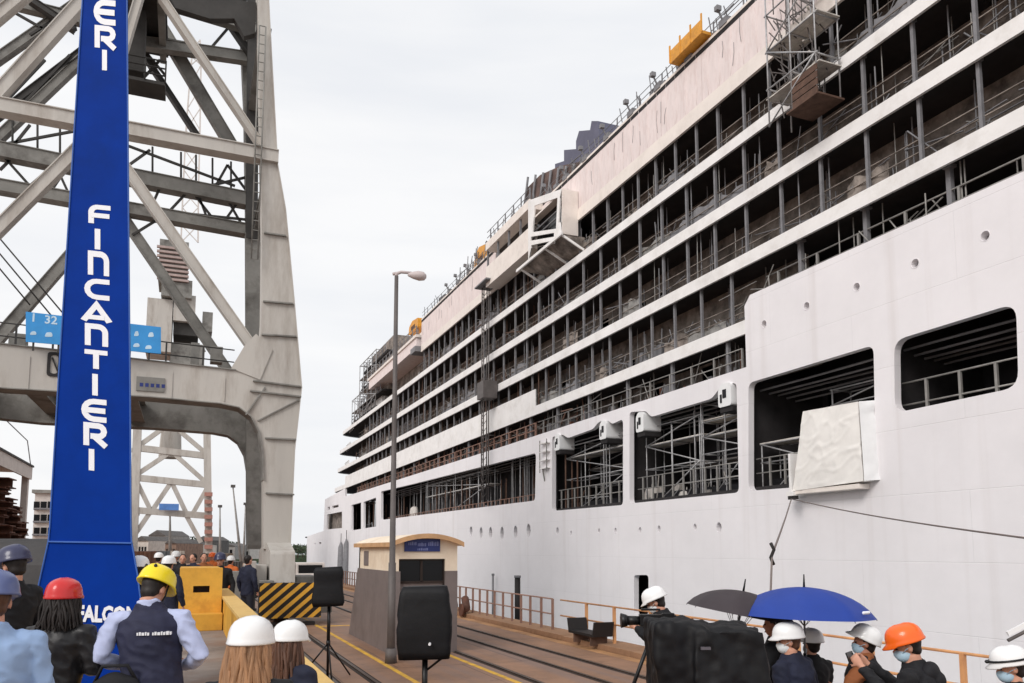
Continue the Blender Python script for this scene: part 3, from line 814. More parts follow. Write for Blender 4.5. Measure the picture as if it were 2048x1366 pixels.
for i in range(60):
    y = random.uniform(yw1b + .5, yw1 + 10); z = (zD if y < yw1 else zb2) ; x = DX + random.uniform(-.6, .6)
    b.tube((x, y, z - .1), (x, y + random.uniform(-.8, .8), z + random.uniform(.6, 1.5)), .035, 5)
o = b.build('roof_edge_clutter', M_POST, ship, recalc=False); o['kind'] = 'stuff'
# white partition built in on the L4 deck
q0, q1 = YS(1070, py=800), YS(690, py=960)
b = MB(); b.box(DX + .02, DX + .1, q0, q1, zl['L4'][1] - .02, zl['L4'][1] + 1.25); b.build('deck_screen', M_BAND, ship)
# top-side equipment on the ship: separate things
def eq(name, label, cat, px, py, w, h, X=DX + .6, m=M_ORANGE):
    y, z = S(px, py, X)
    e = empty(name, (X, y, z), label, cat)
    b = MB(); b.prism(rounded([(y - w / 2, z), (y + w / 2, z), (y + w * .42, z + h * .7), (y + w * .1, z + h), (y - w / 2, z + h * .8)], .12, 3), [], fx, X, X + 1.4); b.build('housing', m, e)
    for s_ in (-.35, .35):
        b = MB(); b.tube((X + .2, y + w * s_, z - .8), (X + .2, y + w * s_, z + .1), .07); b.build('leg', M_POST, e)
    b = MB(); b.box(X - .03, X, y - w * .2, y + w * .2, z + h * .2, z + h * .5); b.build('hatch', M_BROWN, e)
eq('deck_machine', 'orange machine housing on the ship roof next to the lamp post head', 'machine', 826, 662, 4.2, 1.3)
eq('deck_machine', 'amber machine housing on the roof edge just forward of the bridge wing', 'machine', 960, 535, 3.4, 2.0, X=DX + .3)
yy0, zz0 = S(1385, 118)
e = empty('orange_platform', (DX, yy0, zz0), 'ochre steel work platform hooked over the top rail of the ship', 'platform')
ya_, yb2 = S(1420, 80)[0], S(1356, 130)[0]
b = MB(); b.box(DX - .5, DX + .3, ya_, yb2, zb2 + .25, zb2 + .4); b.build('deck_plate', M_ORANGE, e)
b = MB(); b.box(DX - .5, DX - .45, ya_, yb2, zb2 + .4, zb2 + .95); b.build('side_panel', M_ORANGE, e)
for i in range(4):
    y = ya_ + (yb2 - ya_) * i / 3; b = MB(); b.box(DX - .52, DX - .46, y - .04, y + .04, zb2 + .3, zb2 + 1.25); b.build('upright', M_ORANGE, e)
# ------------------------------------------------------------------ scaffolds and gear on the ship
def scaffold(name, label, pts_x, ys, zs, plat, parent_cat='scaffold', brace=True, r=.034, cage=False):
    """upright tubes at (x, y), rails at the levels, planks where asked"""
    e = empty(name, (pts_x[0], ys[0], zs[0]), label, parent_cat)
    z0, z1 = zs[0], zs[-1]
    for x in pts_x:
        for y in ys:
            b = MB(); b.tube((x, y, z0), (x, y, z1), r); b.build('upright', M_SCAF, e)
    for z in zs[1:]:
        for x in pts_x:
            b = MB(); b.tube((x, ys[0] - .1, z), (x, ys[-1] + .1, z), r); b.build('ledger', M_SCAF, e)
        for y in ys:
            b = MB(); b.tube((pts_x[0] - .05, y, z), (pts_x[-1] + .05, y, z), r); b.build('transom', M_SCAF, e)
    if brace:
        for i in range(len(zs) - 1):
            b = MB(); x = pts_x[0] - .03
            if i % 2: b.tube((x, ys[0], zs[i]), (x, ys[-1], zs[i + 1]), r)
            else: b.tube((x, ys[-1], zs[i]), (x, ys[0], zs[i + 1]), r)
            b.build('brace', M_SCAF, e)
    for z in plat:
        nn = 3; w = (pts_x[-1] - pts_x[0]) / nn
        for k in range(nn):
            b = MB(); b.box(pts_x[0] + k * w + .01, pts_x[0] + (k + 1) * w - .01, ys[0] - .15, ys[-1] + .15, z + .03, z + .08); b.build('plank', M_PLANK, e)
    return e
# tower hung on the ship side near the top
yt0, yt1 = S(1640, 120, 21.9)[0], S(1542, 120, 21.9)[0]
zt0, zt1 = S(1590, 225, 21.9)[1], S(1590, -90, 21.9)[1]
tw = scaffold('scaffold_tower', 'hanging scaffold tower with brown timber cage high on the ship side', (21.7, 22.85), (yt0, (yt0 + yt1) / 2, yt1), [zt0 + i * (zt1 - zt0) / 4 for i in range(5)], [zt0 + 1.2, zt0 + (zt1 - zt0) / 2])
for i in range(4):
    b = MB(); b.box(21.66, 21.70, yt0 - .05, yt0 + 1.3, zt0 + .02 + i * .3, zt0 + .27 + i * .3); b.build('cage_board', M_BROWN, tw)
b = MB(); b.box(21.6, 22.95, yt0 - .1, yt0 + 1.6, zt0 - .08, zt0 - .005); b.build('cage_floor', M_BROWN, tw)
for i in range(9):
    z = zt0 + 1.5 + i * .62; b = MB(); b.bar((21.95, yt0 + .3 + (i % 3) * .3, z), (22.6, yt0 + 1.2, z + .45), .07, .05); b.build('ladder_rung', M_PLANK, tw)
b = MB()
for i in range(70):
    x = random.uniform(21.8, 22.8); y = random.uniform(yt0, yt1); z = random.uniform(zt0, zt1 - 1); k = i % 3
    b.tube((x, y, z), (x + (random.uniform(-.4, .4) if k else 0), min(yt1, y + (random.uniform(.4, 1.2) if k else 0)), z + random.uniform(.3, 1.8)), .026, 5)
o = b.build('loose_tubes', M_LAMP, tw, recalc=False); o['kind'] = 'stuff'
yq0, yq1 = YS(748, py=800), YS(716, py=800)
scaffold('front_scaffold', 'pale tube scaffold climbing the far stepped end of the upper decks', (DX + .2, DX + 1.6), [yq0 + (yq1 - yq0) * i / 4 for i in range(5)], [zl['L1'][1], zl['L1'][1] + 2, zl['L1'][1] + 4, zl['L1'][1] + 6, zl['L1'][1] + 8.2], [zl['L1'][1] + 4, zl['L1'][1] + 6], r=.06)
yq0, yq1 = YS(716, py=840), YS(700, py=840)
scaffold('front_scaffold', 'shorter tube scaffold at the very end of the top white deck band', (DX + .3, DX + 1.6), [yq0 + (yq1 - yq0) * i / 3 for i in range(4)], [zl['L1'][1], zl['L1'][1] + 2, zl['L1'][1] + 4], [zl['L1'][1] + 2], r=.06)
# scaffolds inside the boat openings
def in_open(pa, pb, zlev, name, label, plat, xs=(DX + .75, DX + 1.9)):
    y0, y1 = YS(pb, py=900), YS(pa, py=900)
    n = max(2, int((y1 - y0) / 2.2) + 1)
    return scaffold(name, label, xs, [y0 + (y1 - y0) * i / (n - 1) for i in range(n)], zlev, plat)
z_a = lambda py, px: S(px, py, DX + .75)[1]
in_open(1382, 1476, [zfl, z_a(905, 1430), z_a(870, 1430), z_a(840, 1430), z_a(800, 1430)], 'boat_deck_scaffold', 'steel scaffold with two plank levels in the second large boat opening', [z_a(870, 1430), z_a(838, 1430)])
in_open(1270, 1375, [zfl, z_a(935, 1320), z_a(888, 1320), z_a(850, 1320)], 'boat_deck_scaffold', 'lower steel scaffold with one pale plank run beside a white davit head', [z_a(888, 1320)])
in_open(1112, 1238, [zfl, z_a(950, 1190), z_a(905, 1190), z_a(880, 1190)], 'boat_deck_scaffold', 'steel scaffold with a pale plank level in the third boat opening', [z_a(905, 1190)])
in_open(1502, 1590, [zfl, z_a(925, 1540), z_a(888, 1540)], 'boat_deck_scaffold', 'scaffold trestle with white top rail next to the tarpaulin-wrapped crate', [z_a(888, 1540)], xs=(DX + .6, DX + 1.6))
in_open(1608, 1745, [z_a(960, 1680), z_a(830, 1680), z_a(798, 1680), z_a(765, 1680)], 'boat_deck_scaffold', 'dim scaffold frame standing behind the tarpaulin-wrapped crate', [], xs=(DX + 1.6, DX + 2.6))
in_open(840, 960, [zfl, z_a(985, 900), z_a(960, 900)], 'boat_deck_scaffold', 'scaffold in the long low opening behind the kiosk roof', [z_a(985, 900)])
in_open(1290, 1470, [zfl, z_a(955, 1380), z_a(920, 1380)], 'boat_deck_scaffold', 'low rear scaffold behind the railing of the second large boat opening', [z_a(920, 1380)], xs=(DX + 2.4, DX + 3.4))
in_open(1115, 1240, [zfl, z_a(965, 1180), z_a(930, 1180), z_a(890, 1180)], 'boat_deck_scaffold', 'rear scaffold deep inside the third boat opening', [z_a(930, 1180)], xs=(DX + 2.4, DX + 3.4))
M_BAG = mat('bulk_bag', rgb(206, 200, 194), rough=.85, var=.1, scale=3, bump=.3, bscale=6)
for px, py, w_, h_, lb in ((1290, 1000, .9, 1.5, 'tall pale bulk bag at the near side of the second large boat opening'), (1358, 996, .8, 1.1, 'shorter pale bulk bag in the middle of the second large boat opening'), (820, 1030, 2.2, 3.0, 'white wrapped bundle on the boat deck behind the lamp post')):
    X_ = DX + .9; y, z = S(px, py, X_)
    e = empty('bulk_bag', (X_, y, zfl), lb, 'bag')
    b = MB(); vs = []; prof_ = [(.42, 0), (.5, .12), (.53, .45), (.5, .8), (.40, .95), (.15, 1.0)]
    for k_, t in prof_: vs += [(X_ + .5 + k_ * .9 * math.cos(a_) * (1 + .08 * noise.noise(Vector((a_ * 2, t * 4, px)))), y + w_ * k_ * math.sin(a_) * (1 + .1 * noise.noise(Vector((a_ * 2, t * 4, px + 5)))), zfl + h_ * t) for a_ in [2 * math.pi * i / 14 for i in range(14)]]
    b.add(vs, [(j * 14 + i, j * 14 + (i + 1) % 14, (j + 1) * 14 + (i + 1) % 14, (j + 1) * 14 + i) for j in range(5) for i in range(14)], True); b.add(vs[-14:], [tuple(range(14))]); b.build('sack', M_BAG, e)
    b = MB(); b.path([(X_ + .3, y - w_ * .3, zfl + h_ * .93), (X_ + .5, y, zfl + h_ * 1.15), (X_ + .7, y + w_ * .3, zfl + h_ * .93)], .03); b.build('loop', M_BAG, e)
# white bracket ladder on the hull pillar
e = empty('hull_platform', (DX - .3, YS(1090, py=950), zfl), 'small white bracket platform fixed on the hull between two boat openings', 'platform')
y_ = YS(1092, py=950)
for i, py in enumerate((888, 905, 922, 938)):
    z = S(1092, py)[1]; b = MB(); b.box(DX - .28, DX - .002, y_ - .7, y_ + .5, z, z + .07); b.build('rung', M_BAND, e)
for s_ in (-.7, .46):
    b = MB(); b.box(DX - .28, DX - .22, y_ + s_, y_ + s_ + .05, S(1092, 945)[1], S(1092, 880)[1]); b.build('side_rail', M_RAILGREY, e)
b = MB(); b.bar((DX - .25, y_, S(1092, 938)[1]), (DX - .01, y_ + .2, S(1092, 962)[1]), .07, .07); b.build('strut', M_RAILGREY, e)
# hoist mast up the ship side
ym = YS(968, X=22.2, py=800); zm0, zm1 = S(968, 1000, 22.2)[1], S(968, 575, 22.2)[1]
e = empty('hoist_mast', (22.2, ym, zm0), 'slim dark builders hoist mast running up the middle of the ship side', 'hoist')
for dx in (-.22, .22):
    for dy in (-.22, .22):
        b = MB(); b.tube((22.3 + dx, ym + dy, zm0), (22.3 + dx, ym + dy, zm1), .05); b.build('mast_tube', M_LAMP, e)
b = MB(); z = zm0
while z < zm1 - .6:
    b.tube((22.08, ym - .22, z), (22.08, ym + .22, z + .6), .025, 5); b.tube((22.08, ym + .22, z), (22.52, ym + .22, z + .6), .025, 5); z += .6
b.build('mast_lacing', M_LAMP, e)
b = MB(); b.box(21.6, 23.3, ym - 2.0, ym + .8, zm1, zm1 + .12); b.build('landing', M_POST, e)
b = MB(); b.box(21.7, 22.9, ym - 1.2, ym + .3, zm0 + 8.2, zm0 + 9.6); b.build('hoist_cage', M_LAMP, e)
for py in (622, 700, 780, 870):
    z = S(968, py, 22.2)[1]; b = MB(); b.tube((22.3, ym, z), (DX + .1, ym, z), .05); b.build('wall_tie', M_LAMP, e)

# tarpaulin-wrapped crate standing out of the third opening
e = empty('wrapped_crate', (22, YS(1670, py=990), S(1600, 985)[1]), 'large crate wrapped in creased white tarpaulin projecting from the ship side', 'crate')
XT = 22.45
c0, c1, c2, c3 = [Vector((XT,) + S(*p, XT)) for p in ((1586, 982), (1727, 962), (1716, 803), (1606, 823))]
def drape(n=44, m=44):
    b = MB(); vs = []
    for j in range(m + 1):
        for i in range(n + 1):
            u, v = i / n, j / m
            p = (c0 * (1 - u) + c1 * u) * (1 - v) + (c3 * (1 - u) + c2 * u) * v
            fold = .012 * noise.noise(Vector((u * 4, v * 4, 1.3))) - .022 * max(0, 1 - abs(noise.noise(Vector((u * 2.2 + v * 1.2, v * 5 - u * 2.4, 7.7)))) * 9) - .022 * max(0, 1 - abs(noise.noise(Vector((u * 5 - v * 2, v * 3 + u, 2.1)))) * 10)
            vs.append(p + Vector((fold - .05 * math.sin(math.pi * u) * math.sin(math.pi * v), 0, 0)))
    b.add(vs, [(j * (n + 1) + i, j * (n + 1) + i + 1, (j + 1) * (n + 1) + i + 1, (j + 1) * (n + 1) + i) for j in range(m) for i in range(n)], True)
    return b.build('tarpaulin_front', M_TARP, e)
drape()
XB = DX + .7
b = MB(); vs = []; m = 24; n = 8
for j in range(m + 1):
    for i in range(n + 1):
        v = j / m; u = i / n
        p = c1 * (1 - v) + c2 * v
        q = Vector((XB, p.y - .15, p.z + .1))
        r_ = p.lerp(q, u); r_.y -= .10 * math.sin(math.pi * u) * (1 + .8 * noise.noise(Vector((u * 3, v * 9, 4)))) + .04
        vs.append(r_)
b.add(vs, [(j * (n + 1) + i, j * (n + 1) + i + 1, (j + 1) * (n + 1) + i + 1, (j + 1) * (n + 1) + i) for j in range(m) for i in range(n)], True)
b.build('tarpaulin_side', M_WHITE, e)
b = MB(); b.hexa([c0 + Vector((.08, 0, 0)), c1 + Vector((.08, .05, 0)), Vector((XB, c1.y + .05, c1.z)), Vector((XB, c0.y, c0.z)), c3 + Vector((.08, 0, 0)), c2 + Vector((.08, .05, 0)), Vector((XB, c2.y + .05, c2.z)), Vector((XB, c3.y, c3.z))])
b.build('crate_body', M_TARP, e)
b = MB(); b.box(XT + .02, XB, c1.y + .25, c0.y - .1, c0.z - .14, c0.z + .04); b.build('tray', M_CREAM, e, bevel=.02)
b = MB(); b.box(XT - .1, XB, c0.y - .12, c0.y + .28, c0.z - .2, c0.z - .02); b.box(XT - .08, XT + .3, c0.y, c0.y + .12, c0.z - .1, S(1598, 905, XT)[1]); b.build('corner_post', M_BAND, e)
b = MB(); b.box(XT - .14, XT, c0.y - .3, c0.y + .15, c0.z - .34, c0.z - .2); b.build('rope_cleat', M_HAZB, e)
# ropes
rp0 = Vector((XT - .1, c0.y, c0.z - .32))
k1 = atD(1544, 1110, 15.0); k2 = atD(1541, 1192, 14.6); k3 = Vector((k2.x, k2.y, 1.04))
e = empty('mooring_rope', k3, 'thin rope with a shackle hanging from the wrapped crate to the quay railing', 'rope')
b = MB(); b.path([rp0.lerp(k1, t) - Vector((0, 0, 0.05 * math.sin(math.pi * t))) for t in [i / 10 for i in range(11)]], .024); b.path([k1, k2, k3], .02); b.build('strand', M_ROPE, e)
b = MB(); b.path([k1 + Vector((-.02, 0, .22)), k1 + Vector((.05, 0, .1)), k1 + Vector((-.03, 0, -.05)), k1 + Vector((.03, 0, -.18))], .035); b.build('shackle', M_HAZB, e)
q = atD(2300, 1108, 11.0)
b = MB(); b.path([rp0.lerp(q, t) - Vector((0, 0, .12 * math.sin(math.pi * t))) for t in [i / 12 for i in range(13)]], .02)
tag(b.build('mooring_line', M_ROPE), 'long thin grey line running from the wrapped crate across the hull', 'rope')
# dark fender pipes standing against the hull
for px, y0, y1, lb in ((1035, 1152, 1228, 'dark vertical fender pipe against the hull between kiosk and hull door'), (986, 1148, 1210, 'thin grey fender pipe against the hull beside the kiosk')):
    X = 21.0 if px == 1035 else 22.6
    p = onX(px, y0, X); q = onX(px, y1, X)
    o = empty('fender_pipe', (q.x, q.y, -2.8), lb, 'pipe')
    b = MB(); b.tube((p.x, p.y, -3.2), (p.x, p.y, p.z), .2 if px == 1035 else .09, 10); b.build('pipe', M_HAZB if px == 1035 else M_POST, o)
    b = MB(); b.tube((p.x, p.y, p.z - .12), (p.x, p.y, p.z + .04), .24 if px == 1035 else .12, 10); b.build('cap', M_POST, o)
for px, y0, lb in ((682, 1082, 'dark slit-like fender tube at the far end of the hull, nearer the bow'), (693, 1076, 'dark slit-like fender tube at the far end of the hull, nearer the kiosk')):
    p = onX(px, y0, DX - .3)
    o = empty('fender_tube', (p.x, p.y, -2.8), lb, 'fender')
    b = MB(); b.lathe([(.05, -3), (.42, -2), (.5, 0), (.42, p.z - 1), (.05, p.z)], 10, (p.x, p.y, 0)); b.build('tube', M_POST, o)
    b = MB(); b.tube((p.x, p.y, p.z - .1), (p.x, p.y, p.z + 1.2), .05); b.build('chain', M_HAZB, o)

# ------------------------------------------------------------------ quay railing, lamp, kiosk
qr = empty('quay_railing', (11.0, 20, .16), 'long rusty orange tube railing along the quay edge', 'railing')
railing('rail_run', [(11.0, 2, .14), (11.0, 23.0, .14)], 1.0, M_ORRAIL, step=1.75, r=.027, parent=qr, mids=(.52,), post_r=.036)
railing('rail_run', [(11.0, 23.6, .14), (11.0, 62, .14)], 1.0, M_RUST, step=.85, r=.027, parent=qr, mids=(.52,), post_r=.034)
# steel trough and a heap of fittings by the kerb
p = onX(1180, 1272, 10.6)
e = empty('steel_trough', (p.x, p.y, .16), 'dark steel trough on short legs beside the quay railing', 'trough')
b = MB(); b.prism([(-.75, .35), (.75, .35), (.85, .75), (.78, .75), (.7, .42), (-.7, .42), (-.78, .75), (-.85, .75)], [], lambda u, v, w: (p.x + w, p.y + u, v), -.3, .3); b.build('trough', M_HAZB, e)
for s_ in (-.5, .5):
    b = MB(); b.box(p.x - .25, p.x + .25, p.y + s_ - .04, p.y + s_ + .04, .1, .36); b.build('leg', M_BROWN, e)
p = onX(938, 1222, 10.7)
for k, lb in enumerate(('rusty valve casting on the kerb right beside the kiosk', 'brown pipe bend lying on the kerb a little beyond the kiosk')):
    o = empty('pipe_fitting', (p.x, p.y + k * 1.6, .16), lb, 'pipe fitting')
    b = MB(); b.path([(p.x - .3, p.y + k * 1.6, .3), (p.x, p.y + k * 1.6 + .3, .35), (p.x + .1, p.y + k * 1.6 + .8, .7)], .16, 10); b.build('bend', M_RUSTPILE, o)
    b = MB(); b.tube((p.x - .36, p.y + k * 1.6, .3), (p.x - .28, p.y + k * 1.6, .3), .26, 12); b.build('flange', M_RUSTPILE, o)

# kiosk
KX0, KX1, KY0, KY1 = 5.05, 6.82, 20.7, 25.1
ko = empty('kiosk', (5.9, 22.9, 0), 'small cream and grey watchman kiosk with arched roof and blue sign', 'kiosk')
zk = atD(790, 1083, 21).z                       # eaves
zg = atD(790, 1143, 21.0).z                     # top of the grey base
dzt = atD(840, 1118, 21.2).z
# walls: front with doorway, sides
dx0, dx1 = onY(797, 1180, KY0).x, onY(890, 1180, KY0).x
def wallfront(zlo, zhi, m, off):
    b = MB()
    if zhi > dzt and zlo < dzt:
        b.prism([(KX0, zlo), (dx0, zlo), (dx0, dzt), (dx1, dzt), (dx1, zlo), (KX1, zlo), (KX1, zhi), (KX0, zhi)], [], lambda u, v, w: (u, w, v), KY0 - off, KY0 + .16)
        b.build('front_wall', m, ko)
    else:
        for i, (a, c) in enumerate(((KX0, dx0), (dx1, KX1))):
            b = MB(); b.box(a, c, KY0 - off, KY0 + .16, zlo, zhi); b.build('base_wall', m, ko)
wallfront(0, zg, M_KGREY, .03)
wallfront(zg, zk, M_KCREAM, 0)
b = MB(); b.box(KX0, KX0 + .16, KY0 + .16, KY1, zg, zk); b.build('side_wall', M_KCREAM, ko)
b = MB(); b.box(KX1 - .16, KX1, KY0 + .16, KY1, zg, zk); b.build('side_wall', M_KCREAM, ko)
b = MB(); b.box(KX0, KX1, KY1 - .16, KY1, 0, zk - .003); b.build('rear_wall', M_KCREAM, ko)
# flared grey base along the land side
b = MB(); b.hexa([(KX0 - .03, KY0 - .03, 0), (KX0 + .2, KY0 - .031, 0), (KX0 + .2, KY1 + .02, 0), (KX0 - .03, KY1 + 1.3, 0),
                  (KX0 - .03, KY0 - .03, zg), (KX0 + .2, KY0 - .031, zg), (KX0 + .2, KY1 + .02, zg), (KX0 - .03, KY1 + .05, zg)])
b.build('buttress', M_KGREY, ko)
b = MB(); b.box(KX1 - .2, KX1 + .03, KY0 + .16, KY1, 0, zg); b.build('base_wall', M_KGREY, ko)
b = MB(); b.box(KX0 + .16, KX1 - .16, KY0 + .2, KY1 - .2, 0, .03); b.build('floor', M_CONC, ko)
# arched roof
ar = []; nA = 14; ov = .10; rise = (atD(850, 1061, 21).z - zk) * .8
for i in range(nA + 1):
    t = i / nA; ar.append((KX0 - ov + (KX1 - KX0 + 2 * ov) * t, zk - .02 + rise * math.sin(math.pi * t) ** .8))
low = [(x, z - .09) for x, z in ar]
b = MB(); b.prism(ar + low[::-1], [], lambda u, v, w: (u, w, v), KY0 - .25, KY1 + .2); b.build('roof', M_KCREAM, ko)
ed = [(x, z + .004) for x, z in ar] + [(x, z - .12) for x, z in ar][::-1]
b = MB(); b.prism(ed, [], lambda u, v, w: (u, w, v), KY0 - .29, KY0 - .251); b.build('roof_edge', M_KROOF, ko)
gb = [(KX0, zk - .1)] + [(min(max(x, KX0), KX1), z - .1) for x, z in ar[1:-1]] + [(KX1, zk - .1)]
b = MB(); b.prism(gb, [], lambda u, v, w: (u, w, v), KY0 + .003, KY0 + .15); b.build('gable', M_KCREAM, ko)
b = MB(); b.box(KX0 - .14, KX0 - .02, KY0 - .2, KY1 + .2, zk - .14, zk - .02); b.build('eaves_moulding', M_KROOF, ko)
# door, frame, window above it
b = MB(); b.box(dx0 + .04, dx1 - .04, KY0 + .10, KY0 + .13, .05, dzt - .62); dr = b.build('door', M_KGREY, ko)
b = MB(); b.box(dx1 - .2, dx1 - .1, KY0 + .05, KY0 + .1, .95, 1.05); b.build('handle', M_STEEL, dr)
wm = (dx0 + dx1) / 2
for a, c in ((dx0 + .04, wm - .03), (wm + .03, dx1 - .04)):
    b = MB(); b.box(a, c, KY0 + .10, KY0 + .12, dzt - .58, dzt - .04); b.build('pane', M_GLASS, ko)
b = MB(); b.box(dx0, dx0 + .04, KY0 + .06, KY0 + .14, 0, dzt); b.box(dx1 - .04, dx1, KY0 + .06, KY0 + .14, 0, dzt); b.box(wm - .03, wm + .03, KY0 + .06, KY0 + .14, dzt - .6, dzt); b.box(dx0 + .04, dx1 - .04, KY0 + .06, KY0 + .14, dzt - .64, dzt - .58); b.box(dx0 + .04, dx1 - .04, KY0 + .06, KY0 + .14, dzt - .04, dzt)
b.build('door_frame', M_GROOVE, ko)
b = MB(); b.box(KX0 - .02, KX0 - .003, 23.7, 24.3, zg + .1, zk - .25); b.build('drain_pipe', M_KGREY, ko)
s0, s1 = onY(809, 1090, KY0 - .03), onY(880, 1092, KY0 - .03)
zs0, zs1 = onY(845, 1103, KY0).z, onY(845, 1078, KY0).z
b = MB(); b.box(s0.x, s1.x, KY0 - .045, KY0 - .004, zs0, zs1); sg = b.build('sign', M_NAVYSIGN, ko)
b = MB(); M_SMUDGE = mat('worn_lettering', rgb(120, 130, 182), rough=.6, var=.2)
for (u0, u1, v0, v1) in ((.1, .33, .5, .78), (.37, .58, .42, .7), (.66, .92, .45, .8), (.36, .62, .08, .28)):     # worn, unreadable lettering
    x = s0.x + (s1.x - s0.x) * u0; xe = s0.x + (s1.x - s0.x) * u1; k = 0
    while x < xe:
        w_ = .022 + .012 * (k % 3); zt_ = .8 + .2 * ((k * 7) % 3) / 2
        b.box(x, x + w_, KY0 - .049, KY0 - .0455, zs0 + (zs1 - zs0) * v0, zs0 + (zs1 - zs0) * (v0 + (v1 - v0) * zt_)); x += w_ + .016; k += 1
b.build('lettering', M_SMUDGE, sg)
# conduit post and cable beside the kiosk
p = onZ(767, 1300, 0)
e = empty('conduit_post', p, 'short brown conduit post with a pale cable at the kiosk corner', 'post')
hh = atD(767, 1118, p.length).z
b = MB(); b.box(p.x - .04, p.x + .04, p.y - .04, p.y + .04, 0, atD(767, 1118, 20.3).z); b.build('post', M_BROWN, e)
b = MB(); b.path([(p.x + .09, p.y, 0), (p.x + .11, p.y, .7), (p.x + .07, p.y, 1.4), (p.x + .08, p.y, 2.2)], .022); b.build('cable', M_PLANK, e)
# lamp post
lp = atD(782, 1300, 19.6); lx, ly = lp.x, lp.y
lt = atD(793, 552, 19.6)
e = empty('lamp_post', (lx, ly, 0), 'tall slim grey street lamp post standing in front of the kiosk', 'street lamp')
b = MB(); b.path([(lx + (lt.x - lx) * t, ly + (lt.y - ly) * t, lt.z * t) for t in (0, .25, .25, .6, 1)], [.10, .092, .075, .062, .05], 12); b.build('pole', M_LAMP, e)
b = MB(); b.tube((lx, ly, 0), (lx, ly, .35), .15, 12, .13); b.build('base_collar', M_LAMP, e)
a0 = lt; a1 = atD(823, 546, 19.6)
b = MB(); b.path([a0 + Vector((0, 0, -.05)), a0 + Vector((0, 0, .06)), a0.lerp(a1, .3) + Vector((0, 0, .08)), a1], [.05, .05, .04, .035], 8); b.path([a0 + (a0 - a1).normalized() * .1 + Vector((0, 0, .07)), a0 + Vector((0, 0, .07))], .04, 8); b.build('arm', mat('lamp_head_pale', rgb(196, 184, 182), rough=.5, var=.1), e)
hd = (atD(852, 552, 19.6) - atD(815, 549, 19.6)); hc = atD(834, 551, 19.6)
hn = hd.normalized(); b = MB(); vs = []; nn = 12
for i, (t, r1, r2) in enumerate(((-.5, .02, .03), (-.42, .05, .05), (-.2, .09, .09), (.1, .13, .12), (.38, .12, .1), (.5, .06, .04))):
    c = hc + hd * t; sdv = hn.cross(Vector((0, 0, 1))).normalized()
    for k in range(nn):
        a = 2 * math.pi * k / nn
        vs.append(c + sdv * math.cos(a) * r1 + Vector((0, 0, 1)) * (math.sin(a) * (r2 if math.sin(a) > 0 else r2 * 1.1) ))
b.add(vs, [(i * nn + k, i * nn + (k + 1) % nn, (i + 1) * nn + (k + 1) % nn, (i + 1) * nn + k) for i in range(5) for k in range(nn)], True); b.add(vs[-nn:], [tuple(range(nn))]); b.add(vs[:nn], [tuple(range(nn))])
b.build('lantern', MATS['lamp_head_pale'], e)

# loudspeakers in black covers
def speaker(name, label, px, ptop, pbot, pw, depth, base_py, tilt=0.0, seed=1):
    c = atD(px, base_py, depth); c.z = 0
    e = empty(name, c, label, 'loudspeaker', 'covered loudspeakers on stands')
    zt_, zb_ = atD(px, ptop, depth).z, atD(px, pbot, depth).z
    w = pw * depth / F
    R = RGT; Fw = Vector((math.sin(PSI), math.cos(PSI), 0))
    b = MB(); vs = []; n = 9; m = 10; dep = w * .55
    prof = rounded([(-w * .5, -dep / 2), (w * .5, -dep / 2), (w * .38, dep / 2), (-w * .38, dep / 2)], w * .14, 5)
    for j in range(m + 1):
        t = j / m; z = zb_ + (zt_ - zb_) * t
        sc = 1.0 + .05 * math.sin(5 * t + seed) if 0 < j < m else .9
        sc *= (1.06 - .12 * t)
        for i, (u, v) in enumerate(prof):
            wr = 1 + .05 * noise.noise(Vector((u * 6 + seed, v * 6, t * 7)))
            vs.append(c + R * u * sc * wr + Fw * v * sc * wr + Vector((0, 0, z + (.03 * u / w if j in (0, m) else 0) + tilt * u)))
    k = len(prof)
    b.add(vs, [(j * k + i, j * k + (i + 1) % k, (j + 1) * k + (i + 1) % k, (j + 1) * k + i) for j in range(m) for i in range(k)], True)
    b.add(vs[-k:], [tuple(range(k))]); b.add(vs[:k], [tuple(range(k))])
    b.build('cover', M_BLACK, e)
    b = MB(); b.tube(c, c + Vector((0, 0, zb_ + .1)), .028, 10); b.tube(c + Vector((0, 0, zb_ * .45)), c + Vector((0, 0, zb_ + .05)), .036, 10); b.build('pole', M_BLACKP, e)
    for k in range(3):
        a = 2.1 * k + .5; b = MB(); b.tube(c + Vector((0, 0, .75)), c + Vector((math.cos(a) * .6, math.sin(a) * .6, .02)), .018, 8); b.build('leg', M_BLACKP, e)
    b = MB(); b.tube(c + Vector((0, 0, .68)), c + Vector((0, 0, .8)), .045, 10); b.build('collar', M_BLACKP, e)
    return e, c, zb_, w
speaker('loudspeaker', 'smaller-looking black covered loudspeaker on a pole in front of the striped crane bumper', 655, 1134, 1212, 64, 17.2, 1350, seed=2)
e, c, zb_, w = speaker('loudspeaker', 'large black covered loudspeaker on a pole in front of the kiosk door', 848, 1172, 1316, 108, 9.9, 1500, tilt=-.02, seed=5)
b = MB(); b.tube(c + Vector((0, 0, zb_ - .16)), c + RGT * w * .35 + Vector((0, 0, zb_ + .02)), .014); b.build('strut', M_BLACKP, e)
b = MB(); b.tube(c + RGT * w * .12 - FWD * w * .4 + Vector((0, 0, zb_ + .22)), c + RGT * w * .12 - FWD * w * .33 + Vector((0, 0, zb_ + .22)), .016, 10); b.build('badge', M_LETTER, e)
